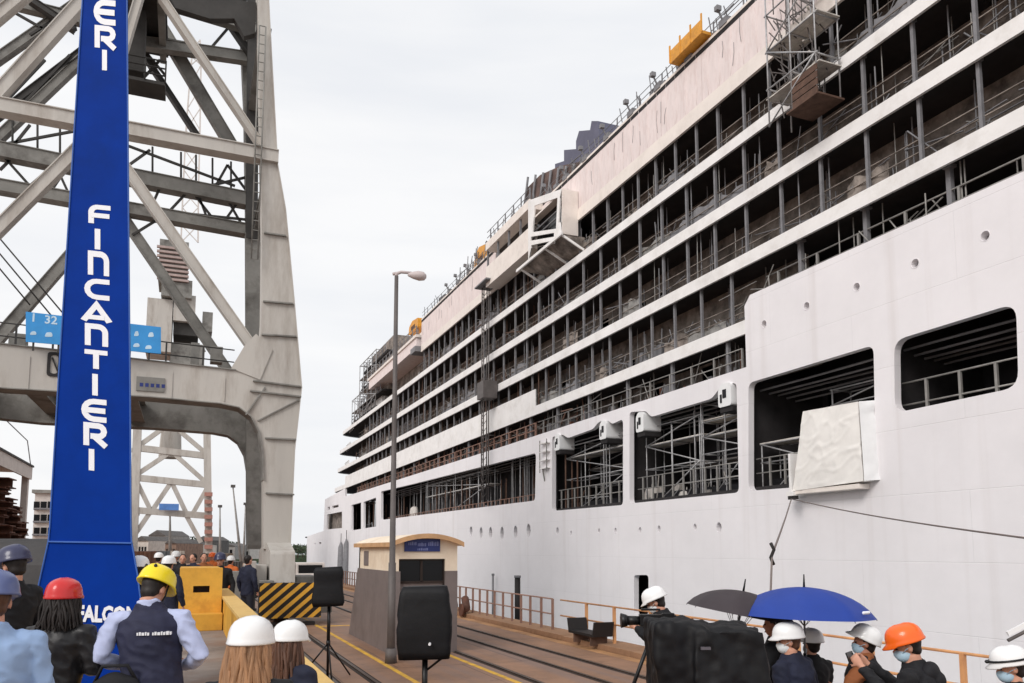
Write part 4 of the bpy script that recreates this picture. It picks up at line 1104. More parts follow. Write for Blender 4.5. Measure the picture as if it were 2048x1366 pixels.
# ------------------------------------------------------------------ near gantry crane
YF, YR = 33.0, 41.5
cr = empty('gantry_crane', (-3, 37, 0), 'huge grey steel gantry crane with portal legs and lattice tower', 'crane')
def PX(px, py, Y): p = onY(px, py, Y); return (p.x, p.z)
fy = lambda u, v, w: (u, w, v)
fr = [(527, 1098), (580, 1098), (589, 900), (603, 775), (588, 600), (571, 420), (555, 330), (537, 0), (529, -160), (508, -160), (516, 0), (522, 330), (525, 480),
      (523, 640), (519, 690), (500, 722), (472, 741), (300, 722), (0, 688), (-330, 652), (-330, 736), (0, 775), (300, 793), (440, 806), (478, 814), (502, 832), (518, 862), (525, 905), (527, 960)]
poly = [PX(x, y, YF) for x, y in fr]
# mirror line of the frame: its far leg stands out of view
xm = -3.2
b = MB(); b.prism(poly, [], fy, YF, YF + .9); b.build('front_portal', M_CRANE, cr)
b = MB(); b.prism(poly, [], fy, YR, YR + .9); b.build('rear_portal', M_CRANED, cr)  # darker copy of the front paint, shade put into the colour
xl = min(p[0] for p in poly)
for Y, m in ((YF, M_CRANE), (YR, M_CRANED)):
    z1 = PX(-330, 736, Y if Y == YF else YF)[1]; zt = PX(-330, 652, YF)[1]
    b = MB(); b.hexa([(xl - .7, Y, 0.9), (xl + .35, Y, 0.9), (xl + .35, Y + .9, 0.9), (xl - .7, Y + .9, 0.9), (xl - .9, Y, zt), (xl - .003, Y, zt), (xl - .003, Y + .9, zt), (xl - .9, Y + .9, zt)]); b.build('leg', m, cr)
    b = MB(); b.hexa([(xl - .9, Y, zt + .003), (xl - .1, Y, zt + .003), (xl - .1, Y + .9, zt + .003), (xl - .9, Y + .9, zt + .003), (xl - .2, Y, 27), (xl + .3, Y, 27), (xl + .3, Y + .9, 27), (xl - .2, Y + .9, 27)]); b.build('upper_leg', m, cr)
# flange plates and edge flanges on the near leg
for px0, px1, py, sl in ((528, 572, 470, 6), (526, 586, 606, 5), (523, 592, 672, 4), (506, 601, 768, 12), (500, 602, 788, 12), (530, 592, 878, 3), (531, 588, 988, 3)):
    a = PX(px0, py - sl / 2, YF); c = PX(px1, py + sl / 2, YF)
    b = MB(); b.bar((a[0], YF - .06, a[1]), (c[0], YF - .06, c[1]), .12, .06); b.build('flange', M_CRANED, cr)
for (a, c) in (((491, 830), (530, 775)), ((515, 842), (598, 800))):
    a = PX(*a, YF); c = PX(*c, YF); b = MB(); b.bar((a[0], YF - .04, a[1]), (c[0], YF - .04, c[1]), .08, .05); b.build('stiffener', M_CRANED, cr)
def edge(name, pts, m, w=.16, t=.04, Y=YF):
    for i in range(len(pts) - 1):
        a = PX(*pts[i], YF); c = PX(*pts[i + 1], YF)
        b = MB(); b.bar((a[0], Y + .45, a[1]), (c[0], Y + .45, c[1]), .9 + w, t); b.build(name, m, cr)
edge('girder_flange', [(-330, 651), (0, 687), (300, 721), (472, 740)], M_CRANED)
edge('girder_flange', [(-330, 737), (0, 776), (300, 794), (440, 807), (478, 815), (502, 833), (518, 863), (525, 906), (527, 960)], M_CRANED)
edge('leg_flange', [(580, 1098), (589, 900), (603, 775), (588, 600), (571, 420), (555, 330), (537, 0)], M_CRANE)
for px in (60, 135, 345, 450):
    a = PX(px, 700 + px * .11, YF); c = PX(px, 778 + px * .06, YF); b = MB(); b.box(a[0] - .02, a[0] + .02, YF - .03, YF - .002, c[1] + .05, a[1] - .12); b.build('web_stiffener', M_CRANE, cr)
# gusset at the foot of the brace
b = MB(); g = [PX(*p, YF) for p in ((462, 737), (520, 760), (545, 700), (512, 668), (490, 690))]; b.prism(g, [], fy, YF - .05, YF - .004); b.build('gusset', M_CRANE, cr)
# cross girders between the two portals
for (px, py, w, h) in ((560, 770, .8, 1.0), (548, 320, .5, .6), (40, 730, .7, .9), (250, 755, .7, .9), (535, 40, .5, .5), (-150, 710, .7, .9)):
    p = PX(px, py, YF); b = MB(); b.ibeam((p[0], YF + .9, p[1]), (p[0], YR, p[1]), w, h, t=.06); b.build('cross_girder', M_CRANED, cr)
p0 = PX(300, 760, YF); 
# ties along the frames; brace(px ends) in the front or the rear plane
def brace(a, c, w, Y, m, d=None, name='brace', ib=True):
    p = onY(*a, Y); q = onY(*c, Y)
    b = MB()
    if ib: b.ibeam(p, q, d or w, w, up=Vector((0, 1, 0)) if abs((q - p).normalized().y) < .9 else Vector((0, 0, 1)), t=.045)
    else: b.bar(p, q, d or w, w, up=Vector((0, 1, 0)))
    # up=Y: w lies in the frame plane
    return b.build(name, m, cr)
def brace2(a, c, w, Y, m, name='brace', d=.35):
    """box member lying in the frame plane, w wide as seen, with raised edges"""
    p = onY(*a, Y); q = onY(*c, Y); dr = (q - p).normalized(); nrm = Vector((0, 1, 0)).cross(dr).normalized()
    b = MB(); b.bar(p, q, d, w - .08, up=nrm)
    b2 = MB()
    for s_ in (-1, 1):
        b.bar(p + nrm * s_ * (w / 2 - .02), q + nrm * s_ * (w / 2 - .02), d + .12, .04, up=nrm)
    return b.build(name, m, cr)
FY, RY = YF + .3, YR + .3
for a, c, w in (((-330, 152), (556, 318), .55), ):
    brace2(a, c, w, YF + .1, M_CRANE, 'tie_beam', d=.5)
for a, c, w in (((222, 295), (512, 706), .40), ((205, 250), (-120, 575), .43), ((322, -5), (522, 292), .27), ((215, -52), (-30, 218), .44), ((200, 262), (330, -180), .3), ((60, -20), (-60, 80), .4)):
    brace2(a, c, w, FY + .25, M_CRANE)
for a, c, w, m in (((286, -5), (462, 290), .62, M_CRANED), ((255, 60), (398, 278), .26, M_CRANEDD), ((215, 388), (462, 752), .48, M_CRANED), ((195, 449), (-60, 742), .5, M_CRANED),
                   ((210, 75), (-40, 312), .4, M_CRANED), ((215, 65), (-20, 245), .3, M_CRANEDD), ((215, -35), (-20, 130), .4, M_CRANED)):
    brace2(a, c, w, RY + .2, m)  # rear braces toned darker, shade painted in
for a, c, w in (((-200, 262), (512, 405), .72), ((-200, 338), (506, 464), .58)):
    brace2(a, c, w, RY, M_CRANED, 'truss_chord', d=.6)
# lattice between the chords, walkway stuff
lat = [((265, 352), (330, 432)), ((330, 432), (380, 378)), ((380, 378), (440, 455)), ((440, 455), (480, 398)), ((300, 420), (500, 440)), ((225, 280), (470, 372)), ((362, 385), (512, 350)), ((0, 305), (60, 372)), ((60, 372), (110, 328)), ((110, 328), (148, 410)), ((0, 290), (215, 250)), ((20, 300), (60, 250))]
lat += [((258, 330), (300, 300)), ((300, 420), (330, 352)), ((420, 392), (455, 330)), ((455, 330), (505, 398)), ((265, 470), (330, 430)), ((395, 385), (420, 452)), ((455, 400), (490, 460)), ((0, 340), (40, 300)), ((90, 400), (130, 340)), ((0, 215), (90, 120)), ((40, 215), (140, 110)), ((265, 180), (320, 120)), ((280, 90), (330, 150)), ((350, 20), (395, 100)), ((410, 110), (470, 40)), ((20, 20), (90, 60)), ((60, 70), (140, 20))]
for a, c in lat: brace(a, c, .11, RY, M_CRANEDD, d=.11, name='lacing', ib=False)
for x in (305, 362, 392, 425, 462, 25, 75, 120):
    p = onY(x, 285 + (x - 260) * .19, RY); q = onY(x, 352 + (x - 260) * .19, RY); b = MB(); b.tube(p, q, .05); b.build('lacing', M_CRANEDD, cr)
# rear leg seen inside, doubled column
p, q = onY(503, 480, YR - 1.2), onY(508, -150, YR - 1.2)
b = MB(); b.ibeam(p, q, .55, .5, up=Vector((0, 1, 0)), t=.07); b.build('inner_column', M_CRANEDD, cr)
p, q = onY(508, 1090, YR - 1.0), onY(505, 470, YR - 1.0)
b = MB(); b.ibeam(p, q, .7, .55, up=Vector((0, 1, 0)), t=.07); b.build('inner_column', M_CRANED, cr)
# head of the tower: deep girders, gussets, machine floor
b = MB(); b.prism([PX(*p, YR) for p in ((255, 75), (330, 80), (400, 92), (500, 112), (502, 128), (420, 112), (395, 110), (255, 98))], [], fy, YR - .2, YR + .3); b.build('head_girder', M_CRANEDD, cr)
b = MB(); b.prism([PX(*p, YF) for p in ((330, -40), (515, -10), (512, 52), (490, 58), (470, 22), (420, 22), (350, 0))], [], fy, YF + .5, YF + .85); b.build('head_gusset', M_CRANEDD, cr)
b = MB(); b.prism([PX(*p, YR) for p in ((300, -60), (515, -30), (512, 8), (470, 10), (440, 32), (405, 34), (385, 22), (350, 2), (300, -20))], [], fy, YR - .6, YR - .3); b.build('head_gusset', M_CRANEDD, cr)
brace2((340, 8), (512, 60), .5, YR - 1.5, M_CRANED, 'head_tie'); brace2((440, 20), (515, 130), .28, YR - .9, M_CRANEDD, 'head_tie'); brace2((255, 82), (503, 118), .55, RY - .8, M_CRANED, 'head_tie')
brace2((-80, -20), (160, 40), .5, RY, M_CRANED, 'head_tie'); brace2((60, 0), (150, 60), .3, RY - .5, M_CRANEDD, 'head_tie')
zf = PX(300, -60, YF)[1]
b = MB(); b.box(-4.6, -1.8, YF + 1, YR + 1.2, zf + 2.2, zf + 2.5); b.build('machine_floor', M_CRANEDD, cr)
for i in range(3):
    x = -4.4 + i * 1.2; b = MB(); b.ibeam((x, YF, zf + 1.9), (x, YR + .9, zf + 1.9), .3, .5, t=.05); b.build('floor_beam', M_CRANED, cr)
# dark machinery platform hanging behind the blue pylon
p = onY(288, 168, YR - 3); q = onY(225, 155, YR - 3)
b = MB(); b.box(q.x - 1.2, p.x + .9, YR - 3.4, YR - 2, p.z - .1, p.z + .05); b.build('platform', M_CRANEDD, cr)
for f in (.35, .7, 1.05):
    b = MB(); b.tube((q.x - 1.2, YR - 3.4, p.z + f), (p.x + .9, YR - 3.4, p.z + f), .04); b.build('platform_rail', M_CRANEDD, cr)
for i in range(5):
    x = q.x - 1.2 + (p.x - q.x + 2.1) * i / 4; b = MB(); b.tube((x, YR - 3.4, p.z), (x, YR - 3.4, p.z + 1.1), .035); b.build('platform_post', M_CRANEDD, cr)
b = MB(); b.box(q.x - .2, p.x - .05, YR - 3, YR - 2.2, p.z + .6, p.z + 3.6); b.build('winch_house', M_CRANEDD, cr)
# ladder with hoops up the near leg
lx0 = PX(527, 60, YF)
b = MB()
for i in range(26):
    z = lx0[1] - i * .4; xx = PX(528 - .0 * i, 60, YF)[0]
    b.bar((xx - .2, YF - .25, z), (xx + .05, YF - .25, z), .03, .03)
b.tube((xx - .2, YF - .25, z), (xx - .2, YF - .25, lx0[1]), .03); b.tube((xx + .05, YF - .25, z), (xx + .05, YF - .25, lx0[1]), .03)
b.build('ladder', M_CRANED, cr)
# hoist cables on the land side
for (a, c) in (((-40, 430), (150, 655)), ((-40, 460), (110, 640)), ((-40, 490), (60, 610))):
    b = MB(); b.path([onY(*a, 36), onY(*c, 36)], .03); b.build('cable', M_CRANEDD, cr)
# light blue board on the girder with worn white figures
p, q = PX(52, 684, YF - .35), PX(322, 708, YF - .35)
r_ = PX(52, 624, YF - .35); t_ = PX(322, 655, YF - .35)
b = MB(); b.prism([p, q, t_, r_], [], fy, YF - .4, YF - .36); sb = b.build('blue_board', M_SIGNBLUE, cr)
M_FIG = mat('worn_figures', rgb(196, 222, 240), rough=.6, var=.15)
text_mesh('figure', '1', .42, M_FIG, sb, (PX(64, 646, YF)[0], YF - .405, PX(64, 648, YF)[1]), (1, 0, 0), (0, 0, 1), (0, -1, 0), .003, .01)
text_mesh('figure', '32', .42, M_FIG, sb, (PX(92, 650, YF)[0], YF - .405, PX(92, 652, YF)[1]), (1, 0, 0), (0, 0, 1), (0, -1, 0), .003, .01)
for (x0, x1, y0, y1) in ((60, 74, 662, 672), (90, 106, 664, 676), (268, 278, 662, 674), (296, 308, 664, 676), (266, 280, 686, 696), (290, 304, 690, 700)):
    u0, v1 = PX(x0, y0, YF - .35); u1, v0 = PX(x1, y1, YF - .35)
    b = MB(); b.prism(rounded([(u0, v0), (u1, v0 + .03), (u1 - .04, v1), (u0 + .05, v1 - .02)], .06, 3), [], fy, YF - .408, YF - .402); b.build('figure_mark', M_FIG, sb)
for x in (70, 120, 262, 300):
    u = PX(x, 690, YF)[0]; b = MB(); b.box(u - .03, u + .03, YF - .36, YF - .3, PX(x, 700 + x * .08, YF)[1], PX(x, 660, YF)[1]); b.build('board_stay', M_CRANEDD, cr)
# handrail along the top of the portal girder
rl_a = onY(-330, 652, YF); rl_b = onY(0, 688, YF); rl_c = onY(470, 740, YF)
railing('girder_railing', [(rl_a.x, YF + .85, rl_a.z), (rl_b.x, YF + .85, rl_b.z), (rl_c.x, YF + .85, rl_c.z)], 1.0, M_CRANEDD, step=1.3, r=.025, parent=cr)
railing('girder_railing', [(rl_a.x, YR + .85, rl_a.z), (rl_b.x, YR + .85, rl_b.z), (rl_c.x, YR + .85, rl_c.z)], 1.0, M_CRANEDD, step=1.3, r=.025, parent=cr)
for px, py, w_, h_ in ((420, 705, .5, .7), (380, 716, .35, 1.1), (20, 672, .6, .5)):
    p = onY(px, py + 22, YF + 4); b = MB(); b.box(p.x, p.x + w_, YF + 3.6, YF + 4.2, p.z, p.z + h_); b.build('equipment_box', M_CRANED, cr, bevel=.02)
# maker's plate, dark square emblem
u0, v0 = PX(272, 781, YF); u1, v1 = PX(330, 757, YF); b = MB(); b.box(u0, u1, YF - .05, YF - .004, v0, v1); pl = b.build('maker_plate', M_CRANED, cr)
b = MB(); 
for i in range(5): b.box(u0 + .12 + i * .19, u0 + .24 + i * .19, YF - .056, YF - .0505, v0 + .16, v0 + .30)
b.build('plate_marks', M_NAVYSIGN, pl)
u0, v0 = PX(93, 752, YF); u1, v1 = PX(124, 706, YF)
sq = lambda k: rounded([(u0 + k, v0 + k), (u1 - k, v0 + k), (u1 - k, v1 - k), (u0 + k, v1 - k)], .12, 3)
b = MB(); b.prism(sq(0), [sq(.1)], fy, YF - .05, YF - .004); b.bar((u0 + .15, YF - .03, v1 - .2), (u1 - .1, YF - .03, v0 + .2), .05, .1, up=Vector((0, 1, 0))); b.build('emblem', M_HAZB, cr)
# bogie, buffer and striped bumper under the near leg
xb0, xb1 = PX(505, 1100, YF)[0], PX(602, 1100, YF)[0]
zb3 = PX(550, 1098, YF)[1]
b = MB(); b.prism(rounded([(YF - 2.2, .75), (YF + 3.4, .75), (YF + 3.0, zb3 - .1), (YF + 1.2, zb3 + .25), (YF - .2, zb3 + .25), (YF - 1.8, zb3 - .1)], .1, 2), [], lambda u, v, w: (w, u, v), xb0 + .5, xb1 - .45); bo = b.build('bogie_frame', M_CRANE, cr)
for k in range(4):
    yy = YF - 1.7 + k * 1.45; b = MB(); b.tube((xb0 + .7, yy, .42), (xb1 - .65, yy, .42), .40, 20); b.tube((xb0 + .55, yy, .42), (xb1 - .5, yy, .42), .12, 12); b.build('wheel', M_STEEL, bo)
b = MB(); b.box(xb0 - .35, xb0 + .42, YF - 1.6, YF - .3, 1.0, 2.15); b.build('drive_box', M_CRANE, bo, bevel=.03)
b = MB(); b.tube((xb0 - .05, YF - 1.9, 1.2), (xb0 - .05, YF - 1.55, 1.2), .28, 14); b.build('motor', M_CRANEDD, bo)
b = MB(); b.box(xb1 - .3, xb1 + .5, YF - 1.2, YF + .6, .9, 1.7); b.build('drive_box', M_CRANED, bo, bevel=.03)
u0, u1 = onZ(518, 1236, 0.25).x, onZ(640, 1236, .25).x
YBp = onZ(580, 1236, .28).y
u0, zl0 = PX(517, 1238, YBp); u1, _ = PX(642, 1230, YBp); _, zu0 = PX(517, 1172, YBp)
zu0 = PX(560, 1166, YBp)[1]
bp_ = empty('crane_bumper', ((u0 + u1) / 2, YBp, 0), 'black and yellow diagonally striped bumper plate at the crane leg foot', 'bumper')
nS = 13; wS = (u1 - u0) / nS * 1.45
b = MB(); b.box(u0, u1, YBp, YBp + .3, max(.12, zl0), zu0); b.build('plate', M_HAZB, bp_)
hB = zu0 - max(.12, zl0); zB0 = max(.12, zl0)
for i in range(-4, 9):
    a0_ = u0 + i * .42
    quad = [(a0_, zB0), (a0_ + .20, zB0), (a0_ + .20 + hB * 1.15, zu0), (a0_ + hB * 1.15, zu0)]
    # clip to the plate
    cl = []
    def clip(poly, xc, keep_gt):
        out = []
        for j in range(len(poly)):
            A, Bq = poly[j], poly[(j + 1) % len(poly)]
            ia, ib = (A[0] > xc) == keep_gt, (Bq[0] > xc) == keep_gt
            if ia: out.append(A)
            if ia != ib:
                t = (xc - A[0]) / (Bq[0] - A[0]); out.append((xc, A[1] + (Bq[1] - A[1]) * t))
        return out
    pq = clip(clip(quad, u0 + .01, True), u1 - .01, False)
    if len(pq) >= 3:
        b = MB(); b.prism(pq, [], fy, YBp - .006, YBp - .001); b.build('stripe', M_HAZY, bp_)
for s_ in (u0 + .4, u1 - .4):
    b = MB(); b.tube((s_, YBp + .3, .7), (s_, YF - 1.5, .9), .12); b.build('arm', M_CRANEDD, bp_)
    b = MB(); b.box(s_ - .2, s_ + .2, YBp + .05, YBp + .28, 0.0, .13); b.build('foot', M_HAZB, bp_)
for (x_, y_, w_, d_, z0_, z1_, m_) in ((xb0 + .1, YF - 2.5, .5, .5, .5, 1.6, M_CRANED), (xb0 + .75, YF - 2.75, .35, .4, .8, 1.25, M_CRANEDD), (xb1 - .1, YF - 2.3, .6, .6, .55, 1.35, M_CRANE), (xb1 + .55, YF - 1.4, .5, .5, .3, 1.75, M_CRANED), (xb0 - .75, YF - .8, .45, .6, .2, 1.9, M_CRANED), (xb0 - .3, YF - 2.1, .3, .4, 1.4, 2.3, M_CRANE)):
    b = MB(); b.box(x_, x_ + w_, y_, y_ + d_, z0_, z1_); b.build('cabinet', m_, bo, bevel=.03)
for k in range(5):
    b = MB(); b.path([(xb0 + .1 + k * .28, YF - 2.5, 1.5), (xb0 + .2 + k * .3, YF - 2.75, 1.0 + .1 * k), (xb0 + .4 + k * .25, YF - 2.6, .5)], .04); b.build('hose', M_HAZB, bo)
ut = onZ(618, 1190, 0)
e = empty('utility_truck', (ut.x, ut.y, 0), 'small pale utility truck parked behind the striped bumper', 'truck')
f5 = lambda u, v, w: (ut.x + w, ut.y + u, v)
b = MB(); b.prism(rounded([(-2.2, .5), (2.2, .5), (2.2, 1.15), (1.5, 1.25), (1.1, 1.95), (-.2, 1.95), (-.35, 1.2), (-2.2, 1.2)], .12, 3), [], f5, -.85, .85); bd = b.build('body', M_CREAM, e)
b = MB(); b.prism([(-.1, 1.3), (1.3, 1.3), (1.02, 1.83), (-.1, 1.83)], [], f5, -.87, -.852); b.build('window', M_GLASS, bd)
b = MB(); b.box(ut.x - .7, ut.x + .7, ut.y - .33, ut.y - .2, 1.3, 1.8); b.build('rear_window', M_GLASS, bd)
for u_ in (-1.4, 1.4):
    for w_ in (-.8, .6): b = MB(); b.tube((ut.x + w_, ut.y + u_, .35), (ut.x + w_ + .2, ut.y + u_, .35), .35, 16); b.build('wheel', M_BLACKP, e)
for w_ in (-.7, .7): b = MB(); b.box(ut.x + w_ - .1, ut.x + w_ + .1, ut.y - 2.25, ut.y - 2.2, .7, .9); b.build('tail_light', mat('tail_red', rgb(160, 40, 34), rough=.4), e)
# cable drum next to the bogie
p = onZ(497, 1222, .0)
e = empty('cable_drum', (p.x, p.y, 0), 'dark grey upright cable drum beside the crane leg behind the yellow parapet', 'cable drum')
b = MB(); b.lathe([(.05, 0), (.34, 0), (.34, .1), (.27, .12), (.27, 1.5), (.34, 1.52), (.34, 1.62), (.05, 1.62)], 18, (p.x, p.y, 0)); b.build('drum', M_CRANEDD, e)
b = MB(); b.path([(p.x + .28, p.y - .2, 1.2), (p.x + .5, p.y - .3, .8), (p.x + .5, p.y - .4, .1)], .05); b.build('cable', M_HAZB, e)

# ------------------------------------------------------------------ blue pylon
DP = 11.0
py_ = atD(178, 1300, DP); ppz = WZ
pyl = empty('blue_pylon', (py_.x, py_.y, WZ), 'tall tapering blue pylon lettered vertically in white with a flared base', 'pylon')
Fh = Vector((math.sin(PSI), math.cos(PSI), 0))
RDP = Vector((py_.x, py_.y, 0)).normalized()            # the pylon faces the visitors, square to the line of sight
def pl(px, py, back=0.0):
    p = atD(px, py, DP); return p + RDP * back
prof = [(-60, 174, 252), (0, 165, 254), (430, 138, 257), (760, 117, 260), (1050, 100, 262), (1082, 97, 263), (1150, 82, 275), (1240, 62, 286), (1330, 47, 296), (1480, 25, 312)]
b = MB(); vs = []
for (yy, xl_, xr_) in prof:
    w = (xr_ - xl_) * DP / F
    dp = .30 + w * .25
    vs += [pl(xl_, yy), pl(xr_, yy), pl(xr_, yy, dp), pl(xl_, yy, dp)]
b.add(vs, [(i * 4 + k, i * 4 + (k + 1) % 4, i * 4 + 4 + (k + 1) % 4, i * 4 + 4 + k) for i in range(len(prof) - 1) for k in range(4)]); b.add(vs[:4], [(0, 1, 2, 3)]); b.add(vs[-4:], [(0, 1, 2, 3)])
b.build('column', M_BLUE, pyl)
top = vs[:4]; ctr = sum(top, Vector()) / 4
b = MB(); b.hexa(top + [p.lerp(ctr, .12) + Vector((0, 0, 2.2)) for p in top]); b.build('column_head', M_BLUE, pyl)
b = MB(); b.bar(pl(96, 1083, -.012), pl(264, 1086, -.012), .03, .02); b.build('seam', mat('seam_blue', rgb(58, 100, 178), rough=.5), pyl)
# corner piping
for side in (1, 2):
    b = MB(); b.path([pl(p_[side], p_[0], -.008) for p_ in prof], .012, 5); b.build('piping', MATS['seam_blue'], pyl)
fo = pl(170, 1480, .2)
b = MB(); hw = 1.15; 
c_ = Vector((fo.x, fo.y, 0)); pts_ = [c_ + RGT * sx * hw + Fh * sy * .45 for sx, sy in ((-1, -1), (1, -1), (1, 1), (-1, 1))]
b.hexa([p + Vector((0, 0, WZ)) for p in pts_] + [p * 1.0 + Vector((0, 0, max(WZ + .05, vs[-1].z))) for p in pts_]); b.build('foot', M_BLUE, pyl)
# stroke letters in the house style, stacked down the face
def stroke(b, pts, w, f, lift=0.0):
    """polyline stroke of width w in letter units, mitred"""
    P = []
    for p in pts:
        if not P or (Vector(p) - P[-1]).length > .02: P.append(Vector(p))
    L = []; Rr = []
    for i, p in enumerate(P):
        d0 = (P[i] - P[i - 1]).normalized() if i else (P[1] - P[0]).normalized()
        d1 = (P[i + 1] - P[i]).normalized() if i < len(P) - 1 else d0
        n0 = Vector((-d0.y, d0.x)); n1 = Vector((-d1.y, d1.x)); mm = (n0 + n1).normalized(); k = 1 / max(.5, mm.dot(n0))
        L.append(p + mm * w / 2 * k); Rr.append(p - mm * w / 2 * k)
    m = len(P)
    for out in (lift,):
        vs = [f(q.x, q.y, out) for q in L] + [f(q.x, q.y, out) for q in Rr]
        b.add(vs, [(i, i + 1, m + i + 1, m + i) for i in range(m - 1)])
def arc(cx, cy, r, a0, a1, n=6):
    return [(cx + r * math.cos(math.radians(a0 + (a1 - a0) * i / n)), cy + r * math.sin(math.radians(a0 + (a1 - a0) * i / n))) for i in range(n + 1)]
GL = {  # 0..1 wide, 0..1 high
    'F': [[(.12, 0)] + [(.12, .62)] + arc(.42, .62, .30, 180, 90) + [(1, .92)], [(.12, .45), (.95, .45)]],
    'I': [[(.5, 0), (.5, 1)]],
    'N': [[(.12, 0), (.12, .92), (.55, .92)] + arc(.58, .62, .30, 90, 0) + [(.88, 0)]],
    'C': [[(1, .92), (.45, .92)] + arc(.45, .5, .42, 90, 270, 8) + [(1, .08)]],
    'A': [[(.0, 0), (.5, .95), (1.0, 0)], [(.2, .22), (.8, .22)]],
    'T': [[(0, .92), (1, .92)], [(.5, .92), (.5, 0)]],
    'E': [[(1, .92), (.45, .92)] + arc(.45, .5, .42, 90, 270, 8) + [(1, .08)], [(.1, .5), (.95, .5)]],
    'R': [[(.12, 0), (.12, .92), (.65, .92)] + arc(.65, .68, .24, 90, -90, 6) + [(.3, .44)], [(.45, .44), (.98, 0)]],
}
def letters(word, rows):
    for ch, (cx, y0, y1, w) in zip(word, rows):
        b = MB()
        def f(u, v, out, cx=cx, y0=y0, y1=y1, w=w):
            px = cx - w / 2 + u * w; py = y1 + (y0 - y1) * v + (u - .5) * w * .10
            return pl(px, py, -.006 - out)
        for si, st in enumerate(GL[ch]): stroke(b, st, .255, f, .004 * si)
        b.build('letter', M_LETTER, pyl, recalc=False)
rows = [(199, 412, 448, 44), (195, 458, 499, 44), (197, 505, 551, 42), (196, 560, 598, 46), (193, 608, 643, 52), (193, 650, 692, 46), (192, 702, 738, 46), (190, 748, 791, 44), (190, 800, 842, 46), (190, 848, 892, 46), (183, 898, 941, 44)]
letters('FINCANTIERI', rows)
ty = [(y0 - 806, y1 - 806) for _, y0, y1, _ in rows]
letters('TIERI', [(212, -96, -60, 40), (211, -50, -8, 38), (211, 2, 48, 40), (210, 54, 97, 41), (209, 100, 141, 38)])
o_ = pl(78, 1239, -.012); u_ = pl(278, 1245, -.012) - o_
text_mesh('base_lettering', 'MONFALCONE', .29, M_LETTER, pyl, o_, u_, (0, 0, 1), -RDP, .006, .013, sx=.73)

# ------------------------------------------------------------------ far crane beyond the near one
YQ = 125.0
fc = empty('far_crane', (-18, YQ, 0), 'smaller grey lattice portal crane far down the quay, seen through the near crane', 'crane')
def fm(a, c, w, m=M_CRANE, dy=0.0, name='member'):
    p = onY(*a, YQ + dy); q = onY(*c, YQ + dy); b = MB(); b.bar(p, q, w, w, up=Vector((0, 1, 0))); return b.build(name, m, fc)
for dy in (0, 9):
    for a, c, w in (((265, 1130), (277, 800), 1.1), ((418, 1130), (413, 800), 1.0), ((268, 895), (415, 912), .9), ((268, 955), (418, 970), .9), ((266, 1020), (418, 1032), .9)):
        fm(a, c, w, name='leg' if a[1] == 1130 else 'beam', dy=dy)
    for a, c in (((272, 950), (340, 905)), ((345, 905), (412, 965)), ((272, 960), (300, 1018)), ((340, 968), (305, 1020)), ((345, 968), (372, 1025)), ((415, 975), (385, 1028)), ((280, 890), (335, 850)), ((410, 905), (345, 850)), ((300, 1025), (266, 1075)), ((372, 1030), (402, 1085))):
        fm(a, c, .62, M_CRANE, name='brace', dy=dy)
for a in ((268, 900), (416, 912), (268, 1022), (417, 1034), (340, 960)):
    p = onY(*a, YQ); b = MB(); b.bar((p.x, YQ, p.z), (p.x, YQ + 9, p.z), .6, .6); b.build('cross_beam', M_CRANED, fc)
for k in range(8):
    p = onY(417, 985 + k * 15, YQ - .7); b = MB(); b.box(p.x - .55, p.x + .55, YQ - 1.2, YQ - .7, p.z - .55, p.z); b.build('stripe', mat('red_band', rgb(176, 128, 116), rough=.7), fc)
p = onY(343, 850, YQ + 4); 
b = MB(); b.lathe([(1.6, 0), (1.3, 6), (1.6, 9)], 12, (p.x, p.y, p.z - 5)); b.build('slewing_column', M_CRANE, fc)
def fbox(x0, y0, x1, y1, m, name, dy=0, dep=6):
    a = onY(x0, y1, YQ + dy); c = onY(x1, y0, YQ + dy); b = MB(); b.box(a.x, c.x, YQ + dy, YQ + dy + dep, a.z, c.z); return b.build(name, m, fc)
fbox(316, 485, 378, 560, M_CRANED, 'machine_house')
for i in range(8):
    a = onY(314, 492 + i * 9, YQ - .3); c = onY(378, 492 + i * 9, YQ - .3); b = MB(); b.box(a.x, c.x, YQ - .5, YQ - .05, a.z - .2, a.z + .12); b.build('louvre', mat('louvre_pink', rgb(176, 156, 150), rough=.7), fc)
fbox(322, 562, 385, 590, M_CRANED, 'turntable'); fbox(290, 600, 346, 700, M_CRANE, 'counterweight', dy=1); fbox(346, 592, 392, 640, M_CRANE, 'house', dy=1); fbox(346, 640, 398, 668, M_CRANEDD, 'gallery', dy=2); fbox(404, 625, 426, 662, M_CRANED, 'cab', dy=2, dep=3); fbox(340, 690, 410, 726, M_CRANED, 'lower_house', dy=2)
for a, c in (((345, 700), (330, 850)), ((400, 700), (412, 800)), ((350, 720), (410, 700))): fm(a, c, .5, M_CRANED, name='strut', dy=3)
